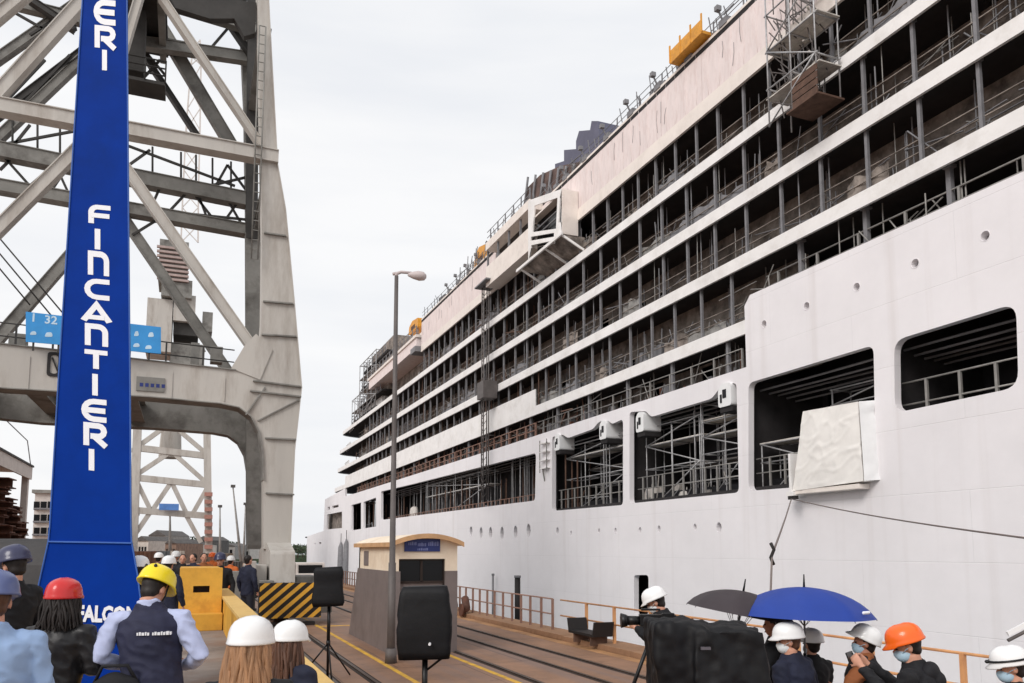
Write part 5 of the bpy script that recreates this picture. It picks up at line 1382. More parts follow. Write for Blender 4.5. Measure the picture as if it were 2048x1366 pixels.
# lattice mast
mast = [(362, 485, 396), (366, 380, 397), (372, 260, 400), (382, 130, 402), (388, 80, 400)]
for i in range(len(mast) - 1):
    xa, ya, xb = mast[i]; xc, yc, xd = mast[i + 1]
    fm((xa, ya), (xc, yc), .22, M_SHED, name='mast_tube'); fm((xb, ya), (xd, yc), .22, M_SHED, name='mast_tube')
    for j in range(3):
        t0, t1 = j / 3, (j + 1) / 3
        fm((xa + (xc - xa) * t0, ya + (yc - ya) * t0), (xb + (xd - xb) * t1, ya + (yc - ya) * t1), .12, M_SHED, name='mast_lacing'); fm((xb + (xd - xb) * t0, ya + (yc - ya) * t0), (xa + (xc - xa) * t1, ya + (yc - ya) * t1), .12, M_SHED, name='mast_lacing')
a = onY(318, 1020, YQ - 1); c = onY(358, 1008, YQ - 1); b = MB(); b.box(a.x, c.x, YQ - 1.2, YQ - 1, a.z, c.z); b.build('blue_sign', mat('far_blue', rgb(92, 138, 206), rough=.5), fc)

# ------------------------------------------------------------------ land side: shed, building, trailer, skyline
sh = empty('open_shed', (-14, 60, 0), 'open shed with white roof edge storing rusty steel behind the pylon', 'shed')
XSH = -12.0
ze = onX(20, 923, XSH).z; yend = onX(60, 945, XSH).y; yst = 24.0
b = MB(); b.box(XSH - 9, XSH, yst, yend, ze - .1, ze + .15); b.build('roof', M_SHED, sh)
b = MB(); b.box(XSH, XSH + .15, yst, yend + .1, ze - .65, ze + .35); b.build('fascia', M_SHED, sh)
b = MB(); b.box(XSH - .1, XSH + .25, yst, yend + .2, ze + .355, ze + .5); b.build('gutter', M_CRANEDD, sh)
for y in (yend - .4, yend - 12, yend - 24, yst + 1):
    b = MB(); b.box(XSH - .45, XSH - .003, y - .3, y + .3, 0, ze - .1); b.build('post', M_SHED, sh)
b = MB(); b.box(XSH - 9.1, XSH - 9, yst, yend, 0, ze); b.build('rear_wall', M_BROWN, sh)
b = MB(); b.path([(XSH, yst, ze + 4.6), (XSH, yend - 2, ze + 2.3), (XSH, yend, ze + .6)], .04); b.build('roof_cable', M_POST, sh)
k = 0
for i in range(3):
    y = yend - 2.6 - i * 3.0; hh = (4.6, 6.4, 7.4)[i]
    e = empty('steel_stack', (XSH - 3, y, 0), ['stack of rusty steel sections at the shed corner post', 'rusty steel stack second in from the shed corner post', 'rusty steel stack deeper inside the open shed'][min(i, 2)], 'steel stack', 'rusty steel stacks inside the shed')
    z = 0
    while z < hh:
        h_ = random.uniform(.3, .7); b = MB(); dx = random.uniform(-.5, .3)
        b.ibeam((XSH - 2.6 + dx, y + random.uniform(-.2, .2), z + h_ / 2), (XSH + .35 + dx, y + random.uniform(-.2, .2), z + h_ / 2), random.uniform(2.0, 2.9), h_, t=.08); b.build('section', M_RUSTPILE, e); z += h_ + .02
# pale building beyond the shed
a = onY(62, 1120, 110); c = onY(150, 988, 110)
e = empty('pale_building', (a.x, 110, 0), 'pale low building with dark windows beyond the shed', 'building')
b = MB(); b.box(a.x, c.x, 110, 122, 0, c.z); b.build('wall', M_SHED, e)
b = MB(); b.box(a.x - .3, c.x + .3, 109.6, 122.4, c.z + .003, c.z + .4); b.build('roof', M_CRANED, e)
for r_ in range(3):
    for i in range(5):
        p = onY(68 + i * 14, 1003 + r_ * 26, 110); b = MB(); b.box(p.x, p.x + .6, 109.93, 109.995, p.z - 1.0, p.z); b.build('window', M_GLASS, e)
    p = onY(66, 1014 + r_ * 26, 110); b = MB(); b.box(a.x, c.x, 109.6, 109.99, p.z - .3, p.z - .1); b.build('ledge', M_POST, e)
# covered trailer behind the walkway people
DT = 17.5
a = atD(-60, 1085, DT); c = atD(96, 1085, DT)
e = empty('covered_trailer', ((a.x + c.x) / 2, (a.y + c.y) / 2, WZ), 'dark grey tarpaulin-covered trailer behind the blue pylon', 'trailer')
b = MB(); n = 12
zt_ = atD(20, 1076, DT).z
pr = [(-1, 1.2)] + [(-1 + .001, 1.9)] + [(-math.cos(math.pi * i / n), 1.9 + (zt_ - 1.9) * math.sin(math.pi * i / n) ** .6) for i in range(1, n)] + [(1 - .001, 1.9), (1, 1.2)]
dirv = (c - a).normalized(); dirv.z = 0; nv = Vector((-dirv.y, dirv.x, 0))
f3 = lambda u, v, w: tuple(Vector((a.x, a.y, 0)) + dirv * (w) + nv * (1.0 + u * 1.0) + Vector((0, 0, v)))
b.prism(pr, [], f3, -1.5, (c - a).length); b.build('tarpaulin', M_DKTARP, e)
b = MB(); b.prism([(-.95, 1.05), (.95, 1.05), (.95, 1.19), (-.95, 1.19)], [], f3, -1.5, (c - a).length); b.build('bed', M_HAZB, e)
for w_ in (.3, 1.2):
    for u_ in (-.8, .8):
        p = Vector(f3(u_, WZ + .33, w_)); b = MB(); b.tube(p - nv * .1, p + nv * .1, .33, 16); b.build('wheel', M_BLACKP, e)
# skyline down the quay: sheds, tanks, masts, trees
M_FAR = [mat('far_grey', rgb(150, 146, 142), rough=.8, var=.2), mat('far_pale', rgb(196, 188, 180), rough=.8, var=.15), mat('far_dark', rgb(92, 88, 86), rough=.8, var=.25), mat('far_brown', rgb(134, 110, 96), rough=.8, var=.25)]
sky_b = [(268, 296, 1072, 170, 1, 'pale flat-roofed shed at the far crane foot'), (296, 330, 1060, 190, 0, 'grey gabled hall seen through the far crane legs'), (330, 352, 1078, 160, 3, 'brown hut just in front of the grey hall'), (352, 392, 1082, 200, 1, 'pale long hall right of the grey hall'), (392, 420, 1072, 210, 2, 'dark workshop by the striped far crane leg'), (428, 470, 1086, 230, 0, 'low grey warehouse right of the far crane'), (470, 500, 1092, 240, 1, 'low pale warehouse near the crane inner leg')]
for x0, x1, yt_, D, mi, lb in sky_b:
    a = atD(x0, 1100, D); c = atD(x1, 1100, D); z = atD(x0, yt_, D).z
    e = empty('quayside_building', ((a.x + c.x) / 2, a.y, 0), lb, 'building')
    dv = (c - a); b = MB(); L_ = dv.length
    f4 = lambda u, v, w: tuple(Vector((a.x, a.y, 0)) + dv * u + Fh * w + Vector((0, 0, v)))
    b.prism([(0, 0), (1, 0), (1, z * .82), (0, z * .82)], [], f4, 0, 14); b.build('wall', M_FAR[mi], e)
    b = MB(); b.prism([(-.02, z * .82 + .01), (1.02, z * .82 + .01), (.5, z)], [], f4, -.3, 14.3); b.build('roof', M_FAR[2], e)
    for i in range(4):
        b = MB(); b.prism([(.12 + i * .21, z * .3), (.24 + i * .21, z * .3), (.24 + i * .21, z * .6), (.12 + i * .21, z * .6)], [], f4, -.1, -.02); b.build('window', M_GLASS, e)
for k, (px, D, w_, h_, c_, lb) in enumerate(((275, 60, 2.4, 2.6, (120, 84, 66), 'rust brown container on the walkway side beyond the white helmets'), (310, 75, 2.4, 2.6, (96, 100, 104), 'dark grey container behind the rust brown one'), (345, 90, 2.4, 2.6, (176, 168, 158), 'pale container under the far crane blue sign'), (435, 70, 2.4, 2.4, (118, 102, 88), 'brown skip beside the far quay rails'), (462, 62, 1.6, 1.8, (84, 80, 78), 'dark machine crate in front of the low grey warehouse'))):
    a = atD(px, 1100, D); e = empty('container', (a.x, a.y, 0), lb, 'container')
    m_ = mat('container_%d' % k, rgb(*c_), rough=.75, var=.2, scale=1.2, dirt=(rgb(70, 54, 46), .7, 1.5))
    b = MB(); vs = []
    n_ = 16; pts_ = [(a.x - w_ / 2 + w_ * i / n_, a.y + (.06 if i % 2 else 0)) for i in range(n_ + 1)] + [(a.x + w_ / 2, a.y + 6), (a.x - w_ / 2, a.y + 6)]
    b.prism(pts_, [], lambda u, v, w: (u, v, w), .12, h_); b.build('shell', m_, e)
    for sx in (-1, 1): b = MB(); b.box(a.x + sx * w_ / 2 - .08, a.x + sx * w_ / 2 + .08, a.y - .03, a.y + .1, 0, h_ + .02); b.build('corner_post', m_, e)
for x0, y0, x1, y1, D, lb in ((466, 975, 484, 1095, 150, 'slanting jib of a distant harbour crane'), (440, 1015, 441, 1098, 160, 'thin upright mast on the distant quay'), (491, 1010, 488, 1098, 170, 'thin mast close beside the crane inner leg'), (340, 1030, 342, 1098, 120, 'thin light mast under the far crane arch')):
    a = atD(x1, y1, D); c = atD(x0, y0, D); a.z = 0
    e = empty('distant_mast', a, lb, 'mast')
    b = MB(); b.tube(a, c, .3, 6, .12); b.build('mast_pole', M_FAR[0], e)
    b = MB(); b.box(c.x - .4, c.x + .4, c.y - .4, c.y + .4, c.z, c.z + .5); b.build('mast_head', M_FAR[2], e)
M_LEAF = mat('far_foliage', rgb(62, 74, 52), rough=.9, var=.4, scale=.8)
def tree(px, pt, D, w, lb, X=None):
    a = atD(px, 1100, D); a.z = -0.5; z = atD(px, pt, D).z
    e = empty('distant_tree', a, lb, 'tree', 'trees on the far shore')
    b = MB(); b.tube(a, a + Vector((0, 0, z * .6)), .25, 6, .12); 
    for k in range(4): b.tube(a + Vector((0, 0, z * .4)), a + Vector((math.cos(k * 1.6) * w * .3, math.sin(k * 1.6) * w * .3, z * .75)), .1, 5, .04)
    b.build('trunk', M_BROWN, e)
    b = MB()
    for i in range(420):
        d = Vector((random.gauss(0, 1), random.gauss(0, 1), random.gauss(0, .9))).normalized() * random.uniform(.45, 1) ** .6
        c = a + Vector((d.x * w * .5, d.y * w * .5, z * .66 + d.z * z * .36))
        s_ = random.uniform(.25, .6); u = Vector((random.gauss(0, 1), random.gauss(0, 1), random.gauss(0, 1))).normalized(); v = u.orthogonal().normalized()
        b.add([c - u * s_, c + v * s_ * .6, c + u * s_, c - v * s_ * .6], [(0, 1, 2, 3)])
    b.build('crown', M_LEAF, e, recalc=False)
for i, (px, pt, D, w) in enumerate(((372, 1076, 230, 9), (390, 1070, 240, 8), (450, 1080, 260, 10), (468, 1083, 255, 8), (596, 1086, 330, 14), (606, 1088, 340, 12), (588, 1089, 320, 12), (614, 1092, 350, 12))):
    tree(px, pt, D, w, ('dark tree behind the pale long hall, nearer the blue sign of the far crane', 'taller dark tree between the pale hall and dark workshop', 'dark tree over the low grey warehouse near the thin upright mast', 'smaller dark tree at the end of the low grey warehouse',
        'tallest dark tree on the far shore past the ship end', 'dark tree on the far shore next to the tallest one, nearer the ship', 'lower dark tree on the far shore nearest the crane leg', 'low dark tree on the far shore closest to the ship end')[i])
b = MB(); a = atD(560, 1100, 420); b.box(a.x - 120, a.x + 60, a.y - 60, a.y + 40, -4, .2); tag(b.build('far_shore', M_LEAF), kind='structure')
# ------------------------------------------------------------------ people
M_SKIN = mat('skin', rgb(206, 152, 128), rough=.55, var=.08, scale=8)
M_SKIN2 = mat('skin_tan', rgb(172, 118, 96), rough=.55, var=.08, scale=8)
M_HAIRD = mat('hair_dark', rgb(34, 27, 25), rough=.55, var=.3, scale=30, stretch=(1, 1, .1))
M_HAIRB = mat('hair_brown', rgb(92, 62, 46), rough=.5, var=.35, scale=40, stretch=(1, 1, .06))
M_HAIRL = mat('hair_blond', rgb(168, 126, 92), rough=.5, var=.35, scale=40, stretch=(1, 1, .06))
M_HW = mat('helmet_white', rgb(240, 240, 240), rough=.3, var=.02, coat=.3)
M_HR = mat('helmet_red', rgb(206, 44, 44), rough=.3, var=.08, coat=.3)
M_HY = mat('helmet_yellow', rgb(244, 218, 30), rough=.3, var=.06, coat=.3)
M_HO = mat('helmet_orange', rgb(246, 106, 30), rough=.3, var=.05, coat=.3)
M_HN = mat('helmet_navy', rgb(52, 54, 84), rough=.35, var=.1, coat=.3)
M_HLB = mat('helmet_bluegrey', rgb(92, 104, 150), rough=.35, var=.1, coat=.3)
M_LEATHER = mat('leather_black', rgb(30, 29, 31), rough=.42, var=.3, scale=3, bump=.3, bscale=9)
M_NAVY = mat('cloth_navy', rgb(32, 36, 56), rough=.8, var=.2, scale=4, bump=.25, bscale=14)
M_NAVYV = mat('vest_navy', rgb(40, 42, 66), rough=.75, var=.2, scale=4, bump=.25, bscale=12)
M_BLKC = mat('cloth_black', rgb(26, 26, 30), rough=.8, var=.25, scale=4, bump=.25, bscale=14)
M_SHIRT = mat('shirt_lightblue', rgb(186, 194, 226), rough=.8, var=.06, scale=5, bump=.25, bscale=12)
M_LBJ = mat('jacket_lightblue', rgb(150, 176, 214), rough=.7, var=.08, scale=4, bump=.3, bscale=8)
M_BRJ = mat('jacket_brown', rgb(142, 84, 48), rough=.8, var=.15, scale=4, bump=.25, bscale=12)
M_TROU = mat('trousers_dark', rgb(40, 42, 52), rough=.85, var=.2, scale=4)
M_MASK = mat('mask_white', rgb(226, 230, 232), rough=.85, var=.05)
M_MASKB = mat('mask_blue', rgb(176, 204, 222), rough=.85, var=.05)
M_EYE = mat('eye_dark', rgb(30, 24, 22), rough=.2, var=.05)
M_LIP = mat('lip', rgb(160, 92, 84), rough=.5, var=.05)

TMPS = bpy.data.scenes.new('workbench')      # small side scene, only to evaluate modifiers quickly
def loft(b, pts, radii, n=12, side=None):
    pts = [Vector(p) for p in pts]; vs = []; prev = None
    for i, p in enumerate(pts):
        d = (pts[min(i + 1, len(pts) - 1)] - pts[max(i - 1, 0)]).normalized()
        s0 = Vector(side) if side else (prev or d.orthogonal())
        a = (s0 - d * s0.dot(d)).normalized(); prev = a; c = d.cross(a)
        r = radii[i]; ra, rb = (r, r) if not isinstance(r, tuple) else r
        vs += [p + a * math.cos(2 * math.pi * k / n) * ra + c * math.sin(2 * math.pi * k / n) * rb for k in range(n)]
    m = len(pts)
    fs = [(i * n + k, i * n + (k + 1) % n, (i + 1) * n + (k + 1) % n, (i + 1) * n + k) for i in range(m - 1) for k in range(n)]
    fs += [tuple(range(n))[::-1], tuple(range((m - 1) * n, m * n))]
    b.add(vs, fs, True)
def ell(b, c, r, n=14, m=9, R=None):
    c = Vector(c); vs = []
    for j in range(1, m):
        t = math.pi * j / m
        for k in range(n):
            v = Vector((r[0] * math.sin(t) * math.cos(2 * math.pi * k / n), r[1] * math.sin(t) * math.sin(2 * math.pi * k / n), r[2] * math.cos(t)))
            vs.append(c + (R @ v if R else v))
    k0 = len(vs); up = Vector((0, 0, r[2])); vs += [c + (R @ up if R else up), c - (R @ up if R else up)]
    fs = [(j * n + k, (j + 1) * n + k, (j + 1) * n + (k + 1) % n, j * n + (k + 1) % n) for j in range(m - 2) for k in range(n)]
    fs += [(k0, k, (k + 1) % n) for k in range(n)] + [(k0 + 1, (m - 2) * n + (k + 1) % n, (m - 2) * n + k) for k in range(n)]
    b.add(vs, fs, True)
def fuse(b, voxel, smooth=6):
    """one continuous skin over the overlapping volumes"""
    me = bpy.data.meshes.new('tmp'); me.from_pydata(b.v, [], b.f)
    bm = bmesh.new(); bm.from_mesh(me); bmesh.ops.recalc_face_normals(bm, faces=bm.faces); bm.to_mesh(me); bm.free()
    o = bpy.data.objects.new('tmp', me); TMPS.collection.objects.link(o)
    md = o.modifiers.new('r', 'REMESH'); md.mode = 'VOXEL'; md.voxel_size = voxel
    ms = o.modifiers.new('s', 'SMOOTH'); ms.iterations = smooth; ms.factor = .5
    with bpy.context.temp_override(scene=TMPS, view_layer=TMPS.view_layers[0]):
        dg = bpy.context.evaluated_depsgraph_get(); dg.update()
    out = bpy.data.meshes.new_from_object(o.evaluated_get(dg))
    bpy.data.objects.remove(o); bpy.data.meshes.remove(me)
    out.polygons.foreach_set('use_smooth', [True] * len(out.polygons))
    return out
def hand(b, w, d, palm_n, sgn, curl):
    """palm, four fingers of unequal length with two bends, thumb off the palm's side"""
    d = d.normalized(); n = (palm_n - d * palm_n.dot(d)).normalized(); s = d.cross(n).normalized() * sgn
    loft(b, [w, w + d * .03, w + d * .07, w + d * .095], [(.026, .02), (.038, .018), (.043, .016), (.04, .013)], 10, side=s)
    for i, L in enumerate((.070, .080, .074, .058)):
        p0 = w + d * .088 + s * (.030 - .021 * i)
        c = curl; d1 = (d * math.cos(c * .6) + n * math.sin(c * .6)); d2 = (d * math.cos(c * 1.4) + n * math.sin(c * 1.4)); d3 = (d * math.cos(c * 2.1) + n * math.sin(c * 2.1))
        loft(b, [p0 - d * .01, p0 + d1 * L * .45, p0 + d1 * L * .45 + d2 * L * .32, p0 + d1 * L * .45 + d2 * L * .32 + d3 * L * .25], [.0098, .0092, .0085, .006], 8)
    t0 = w + d * .035 + s * .030
    loft(b, [t0, t0 + (d * .5 + s * .7 + n * .3).normalized() * .04, t0 + (d * .5 + s * .7 + n * .3).normalized() * .04 + (d * .8 + s * .15 + n * .5).normalized() * .035], [.013, .0115, .008], 8)

ARMS = {
    'down': (((.27, -.03, 1.13), (.28, .06, .88)), .5),
    'hold': (((.27, .0, 1.14), (.10, .27, 1.16)), .9),
    'wide': (((.34, -.04, 1.16), (.17, .24, 1.06)), .8),
    'phone': (((.25, .12, 1.14), (.07, .36, 1.34)), 1.1),
    'grip': (((.25, .06, 1.13), (.12, .28, 1.30)), 1.5),
}
def person(label, px, py_top, depth, face, floor, jacket, sleeve=None, helmet=None, hair='short', hairm=None, mask=None, armL='down', armR='down', tilt=0.0, turn=0.0,
           group=None, skin=None, vest=None, lean=0.0, voxel=.014, build=1.0, body_px=None, helmet_tilt=0.0, band=None, peak=True, chin=False, hhx=1.0, hlen=.46):
    """px, py_top: where the crown of the head is seen; face: heading in degrees clockwise from the view direction (0 = back turned to us)"""
    skin = skin or M_SKIN; sleeve = sleeve or jacket; hairm = hairm or M_HAIRD
    top = atD(px, py_top, depth)
    base = Vector((top.x, top.y, floor)) if body_px is None else atD(body_px, 1100, depth)
    base.z = floor
    hgt = top.z - floor - (.045 if helmet else 0)
    s = hgt / 1.75
    rz = -math.radians(face) - PSI
    T = Matrix.Translation(base) @ Matrix.Rotation(rz, 4, 'Z')
    root = empty('person', base, label, 'person', group, rz)
    off = (T.inverted() @ Vector((top.x, top.y, floor))); off = Vector((off.x, off.y, 0))   # head offset from the body
    def W(v): return T @ (Vector(v) * 1.0)
    sc = lambda v: Vector((v[0] * s, v[1] * s, v[2] * s))
    up = lambda v: sc(v) + off * max(0, min(1, (v[2] - .9) / .75)) ** 1.0 + Vector((0, lean * max(0, v[2] - .9), 0))
    HR = Matrix.Rotation(math.radians(-turn), 3, 'Z') @ Matrix.Rotation(math.radians(-tilt), 3, 'X')
    neck = up((0, .0, 1.52)); 
    def hd(v): return neck + HR @ (Vector((v[0] * s * hhx, v[1] * s, (v[2] - 1.52) * s)))
    def put(name, me, m, parent=root):
        me.transform(T)
        me.materials.clear(); me.materials.append(m); me.name = name
        return link(name, me, parent)
    def mb_put(name, b, m, parent=root, recalc=True):
        o = b.build(name, m, None, recalc)
        o.data.transform(T)
        o.parent = parent; o.matrix_parent_inverse = WM[parent.name].inverted(); WM[o.name] = Matrix.Identity(4)
        return o
    # --- the body: one continuous skin
    b = MB()
    tors = [(.86, .145, .10), (.96, .15, .105), (1.08, .135, .095), (1.22, .15, .105), (1.34, .165, .11), (1.42, .15, .095), (1.47, .085, .07), (1.52, .052, .054), (1.57, .05, .052)]
    loft(b, [up((0, 0, z)) for z, _, _ in tors], [(a * s * build, c * s * build) for _, a, c in tors], 16, side=(1, 0, 0))
    arms = {}
    for sg, key in ((-1, armL), (1, armR)):
        if isinstance(key, str): (el, wr), curl = ARMS[key]; el = (el[0] * sg, el[1], el[2]); wr = (wr[0] * sg, wr[1], wr[2])
        else: el, wr, curl = key
        sh = up((.178 * sg * build, 0, 1.41)); e_ = up(el); w_ = up(wr); arms[sg] = (sh, e_, w_)
        loft(b, [sh - Vector((.06 * sg, 0, 0)), sh, sh.lerp(e_, .5), e_, e_.lerp(w_, .3), w_], [.05 * s, .052 * s, .046 * s, .038 * s, .037 * s, .026 * s], 10)
        dr = (w_ - e_).normalized()
        hand(b, w_ - dr * .005, dr, Vector((-sg, .15, .1)) if abs(dr.z) > .6 else Vector((-sg * .8, 0, .5)), -sg if abs(dr.z) > .6 else sg, curl)
        hip = sc((.085 * sg, 0, .90)); kn = sc((.10 * sg, .02, .49)); an = sc((.11 * sg, -.02, .09))
        loft(b, [hip, hip.lerp(kn, .5), kn, kn.lerp(an, .35), an, an - Vector((0, 0, .05))], [.085 * s, .075 * s, .055 * s, .055 * s, .038 * s, .036 * s], 10)
        loft(b, [an + Vector((0, -.05, -.05)), an + Vector((0, .06, -.055)), an + Vector((0, .17, -.07))], [(.038, .03), (.042, .028), (.03, .016)], 8)
    R3 = HR
    ell(b, hd((0, .005, 1.66)), (.075 * s * hhx, .094 * s, .095 * s), R=R3)
    ell(b, hd((0, .04, 1.59)), (.055 * s * hhx, .058 * s, .07 * s), R=R3)
    ell(b, hd((0, .104, 1.615)), (.013 * s, .02 * s, .024 * s), 8, 6, R=R3)
    ell(b, hd((0, .09, 1.655)), (.05 * s, .012 * s, .012 * s), 8, 6, R=R3)
    for sg in (-1, 1): ell(b, hd((.076 * sg, .0, 1.625)), (.012 * s, .022 * s, .032 * s), 8, 6, R=R3)
    body = put('body', fuse(b, voxel * .8, 3), skin)
    for sg in (-1, 1):
        b = MB(); ell(b, hd((.032 * sg, .088, 1.638)), (.014 * s, .01 * s, .008 * s), 8, 6, R=R3); mb_put('eye', b, M_EYE)
    b = MB(); ell(b, hd((0, .094, 1.563)), (.024 * s, .008 * s, .007 * s), 8, 6, R=R3); mb_put('mouth', b, M_LIP)
    # --- clothing
    def wrinkle(me, amt, seed):
        """cloth folds: soft dents, sharper creases across the limbs"""
        co = [v.co.copy() for v in me.vertices]; no = [v.normal.copy() for v in me.vertices]
        S1 = Vector((seed, 0, 0)); S2 = Vector((0, seed, 3)); S3 = Vector((9, 5, 16))
        out = []
        for c, n_ in zip(co, no):
            k = noise.noise(c * 5 + S1) + .9 * (.45 - abs(noise.noise(Vector((c.x * 9, c.y * 9, c.z * 13 + c.x * 5)) + S2)) * 1.7)
            out += list(c + n_ * k * amt)
        me.vertices.foreach_set('co', out); me.update()
    g = .022
    seed = px * .01
    b = MB()
    jt = [(.80, .178, .135), (.90, .182, .138), (1.06, .172, .13), (1.22, .182, .136), (1.34, .196, .14), (1.415, .18, .122), (1.465, .11, .092), (1.505, .078, .076), (1.53, .074, .074)]
    loft(b, [up((0, 0, z)) for z, _, _ in jt], [(a * s * build, c * s * build) for _, a, c in jt], 18, side=(1, 0, 0))
    if sleeve is jacket or vest is None:
        for sg in (-1, 1):
            sh, e_, w_ = arms[sg]
            loft(b, [sh - Vector((.07 * sg, 0, -.005)), sh, sh.lerp(e_, .5), e_, e_.lerp(w_, .4), e_.lerp(w_, .95)], [.078 * s, .078 * s, .068 * s, .06 * s, .054 * s, .043 * s], 12)
        me = fuse(b, voxel); wrinkle(me, .016, seed); jk = put('jacket', me, jacket)
    else:
        me = fuse(b, voxel); wrinkle(me, .014, seed); jk = put('vest', me, jacket)
        b = MB()
        for sg in (-1, 1):
            sh, e_, w_ = arms[sg]
            loft(b, [sh - Vector((.10 * sg, 0, -.01)), sh + Vector((.012 * sg, 0, 0)), sh.lerp(e_, .5), e_, e_.lerp(w_, .4), e_.lerp(w_, .9)], [.07 * s, .078 * s, .072 * s, .064 * s, .054 * s, .043 * s], 12)
        ct = [(1.44, .115, .095), (1.50, .083, .082), (1.545, .078, .08)]
        loft(b, [up((0, -.004, z)) for z, _, _ in ct], [(a * s, c * s) for _, a, c in ct], 14, side=(1, 0, 0))
        me = fuse(b, voxel); wrinkle(me, .016, seed + 3); put('shirt', me, sleeve)
    b = MB()
    loft(b, [sc((0, 0, .78)), sc((0, 0, .9)), sc((0, 0, .99))], [(.165 * s, .115 * s), (.17 * s, .12 * s), (.15 * s, .11 * s)], 14, side=(1, 0, 0))
    for sg in (-1, 1):
        hip = sc((.085 * sg, 0, .90)); kn = sc((.10 * sg, .02, .49)); an = sc((.11 * sg, -.02, .09))
        loft(b, [hip, hip.lerp(kn, .5), kn, kn.lerp(an, .5), an + Vector((0, 0, -.03))], [.098 * s, .088 * s, .07 * s, .066 * s, .06 * s], 12)
    put('trousers', fuse(b, voxel * 1.3), M_TROU)
    for sg in (-1, 1):
        an = sc((.11 * sg, -.02, .09)); b = MB()
        loft(b, [an + Vector((0, -.085, -.045)), an + Vector((0, -.04, -.03)), an + Vector((0, .06, -.04)), an + Vector((0, .19, -.06))], [(.04, .035), (.048, .05), (.05, .042), (.034, .022)], 10, side=(1, 0, 0)); mb_put('shoe', b, M_BLACKP)
    # --- hair
    if hair == 'short':
        b = MB(); ell(b, hd((0, -.016, 1.668)), (.083 * s * hhx, .096 * s, .10 * s), R=R3); ell(b, hd((0, -.042, 1.60)), (.066 * s, .05 * s, .055 * s), R=R3)
        put('hair', fuse(b, .012, 2), hairm)
    elif hair == 'bob':
        b = MB(); ell(b, hd((0, -.02, 1.668)), (.09 * s, .10 * s, .102 * s), R=R3); ell(b, hd((0, -.045, 1.565)), (.10 * s, .07 * s, .10 * s), R=R3)
        me = fuse(b, .012, 2); wrinkle(me, .008, seed); put('hair', me, hairm)
    elif hair == 'long':
        b = MB(); ell(b, hd((0, -.02, 1.665)), (.088 * s, .10 * s, .10 * s), R=R3)
        for i in range(170):
            a = math.radians(random.uniform(165, 375)); lay = random.uniform(.86, 1.10)
            p = [hd((.088 * lay * math.cos(a), -.015 + .098 * lay * math.sin(a), 1.70))]
            sway = random.uniform(-.05, .05); ph = random.uniform(0, 6)
            for j in range(1, 8):
                t = j / 7; q = hd((.088 * lay * math.cos(a) * (1 + .28 * t), -.015 + .098 * lay * math.sin(a) * (1 + .05 * t) - .03 * t, 1.70))
                q.z -= hlen * random.uniform(.93, 1.05) * t * s; q.x += .012 * math.sin(ph + t * 6) + sway * t; q.y += .008 * math.sin(ph * 2 + t * 5); p.append(q)
            b.path(p, [.013, .013, .013, .012, .011, .010, .008, .003], 5)
        mb_put('hair', b, hairm, recalc=False)
    # --- mask
    if mask:
        b = MB(); ell(b, hd((0, .048, 1.582)), (.062 * s, .068 * s, .062 * s), 14, 10, R=R3); ell(b, hd((0, .098, 1.60)), (.022 * s, .026 * s, .034 * s), 10, 8, R=R3)
        mk = put('face_mask', fuse(b, .010, 2), mask)
        b = MB()
        for sg in (-1, 1): b.path([hd((.055 * sg, .06, 1.60)), hd((.078 * sg, .03, 1.625)), hd((.084 * sg, -.01, 1.64))], .003 * s, 5)
        mb_put('strap', b, mask, mk)
    # --- helmet
    if helmet:
        HH = R3 @ Matrix.Rotation(math.radians(-helmet_tilt), 3, 'X'); hc = hd((0, .002, 1.675))
        b = MB(); vs = []; n = 36
        prof = [(1.02, -.012), (1.045, -.004), (1.0, .012), (.985, .03), (.95, .056), (.87, .084), (.73, .108), (.52, .125), (.27, .134), (.0, .137)]
        rx, ry = .122 * s * hhx, .145 * s
        for k_, z in prof:
            for i in range(n):
                a = 2 * math.pi * i / n; f = k_
                cx, sy = math.cos(a), math.sin(a)
                pk = 0
                if peak and k_ > 1.0: pk = .034 * s * max(0, sy) ** 2.2
                ridge = .006 * s * math.exp(-(cx * f * 4.2) ** 2) if .2 < f < .97 else 0
                vs.append(hc + HH @ Vector((rx * f * cx, ry * f * sy + pk, z * s * 1.0 - (.012 * s if pk > .01 else 0) + ridge)))
        m_ = len(prof)
        b.add(vs, [(i * n + k, i * n + (k + 1) % n, (i + 1) * n + (k + 1) % n, (i + 1) * n + k) for i in range(m_ - 1) for k in range(n)], True)
        inner = [hc + HH @ Vector((rx * .93 * math.cos(2 * math.pi * i / n), ry * .93 * math.sin(2 * math.pi * i / n), -.01 * s)) for i in range(n)]
        b.add(vs[:n] + inner, [(k, n + k, n + (k + 1) % n, (k + 1) % n) for k in range(n)], True)
        dome = [hc + HH @ Vector((0, 0, .06 * s))]
        b.add(inner + dome, [(k, (k + 1) % n, n) for k in range(n)])
        hm = mb_put('helmet', b, helmet)
        if band:
            b = MB(); b.path([hc + HH @ Vector((rx * 1.03 * math.cos(a_), ry * 1.03 * math.sin(a_), .032 * s)) for a_ in [2 * math.pi * i / 24 for i in range(25)]], .008, 6); mb_put('helmet_band', b, M_BLACKP, hm)
            b = MB(); ell(b, hc + HH @ Vector((0, ry * 1.1, .032 * s)), (.018, .018, .014)); mb_put('helmet_knob', b, M_BLACKP, hm)
        if chin:
            b = MB()
            for sg in (-1, 1): b.path([hd((.085 * sg, .03, 1.675)), hd((.072 * sg, .05, 1.60)), hd((.04 * sg, .06, 1.525)), hd((0, .075, 1.515))], .007, 5)
            mb_put('chin_strap', b, M_BLACKP, hm)
            for a_ in (4.3, 5.1):
                b = MB(); ell(b, hc + HH @ Vector((rx * .84 * math.cos(a_), ry * .84 * math.sin(a_), .088 * s)), (.014, .012, .02), 8, 6); mb_put('vent', b, M_BLACKP, hm)
    return root, T, up, arms, hd, mb_put

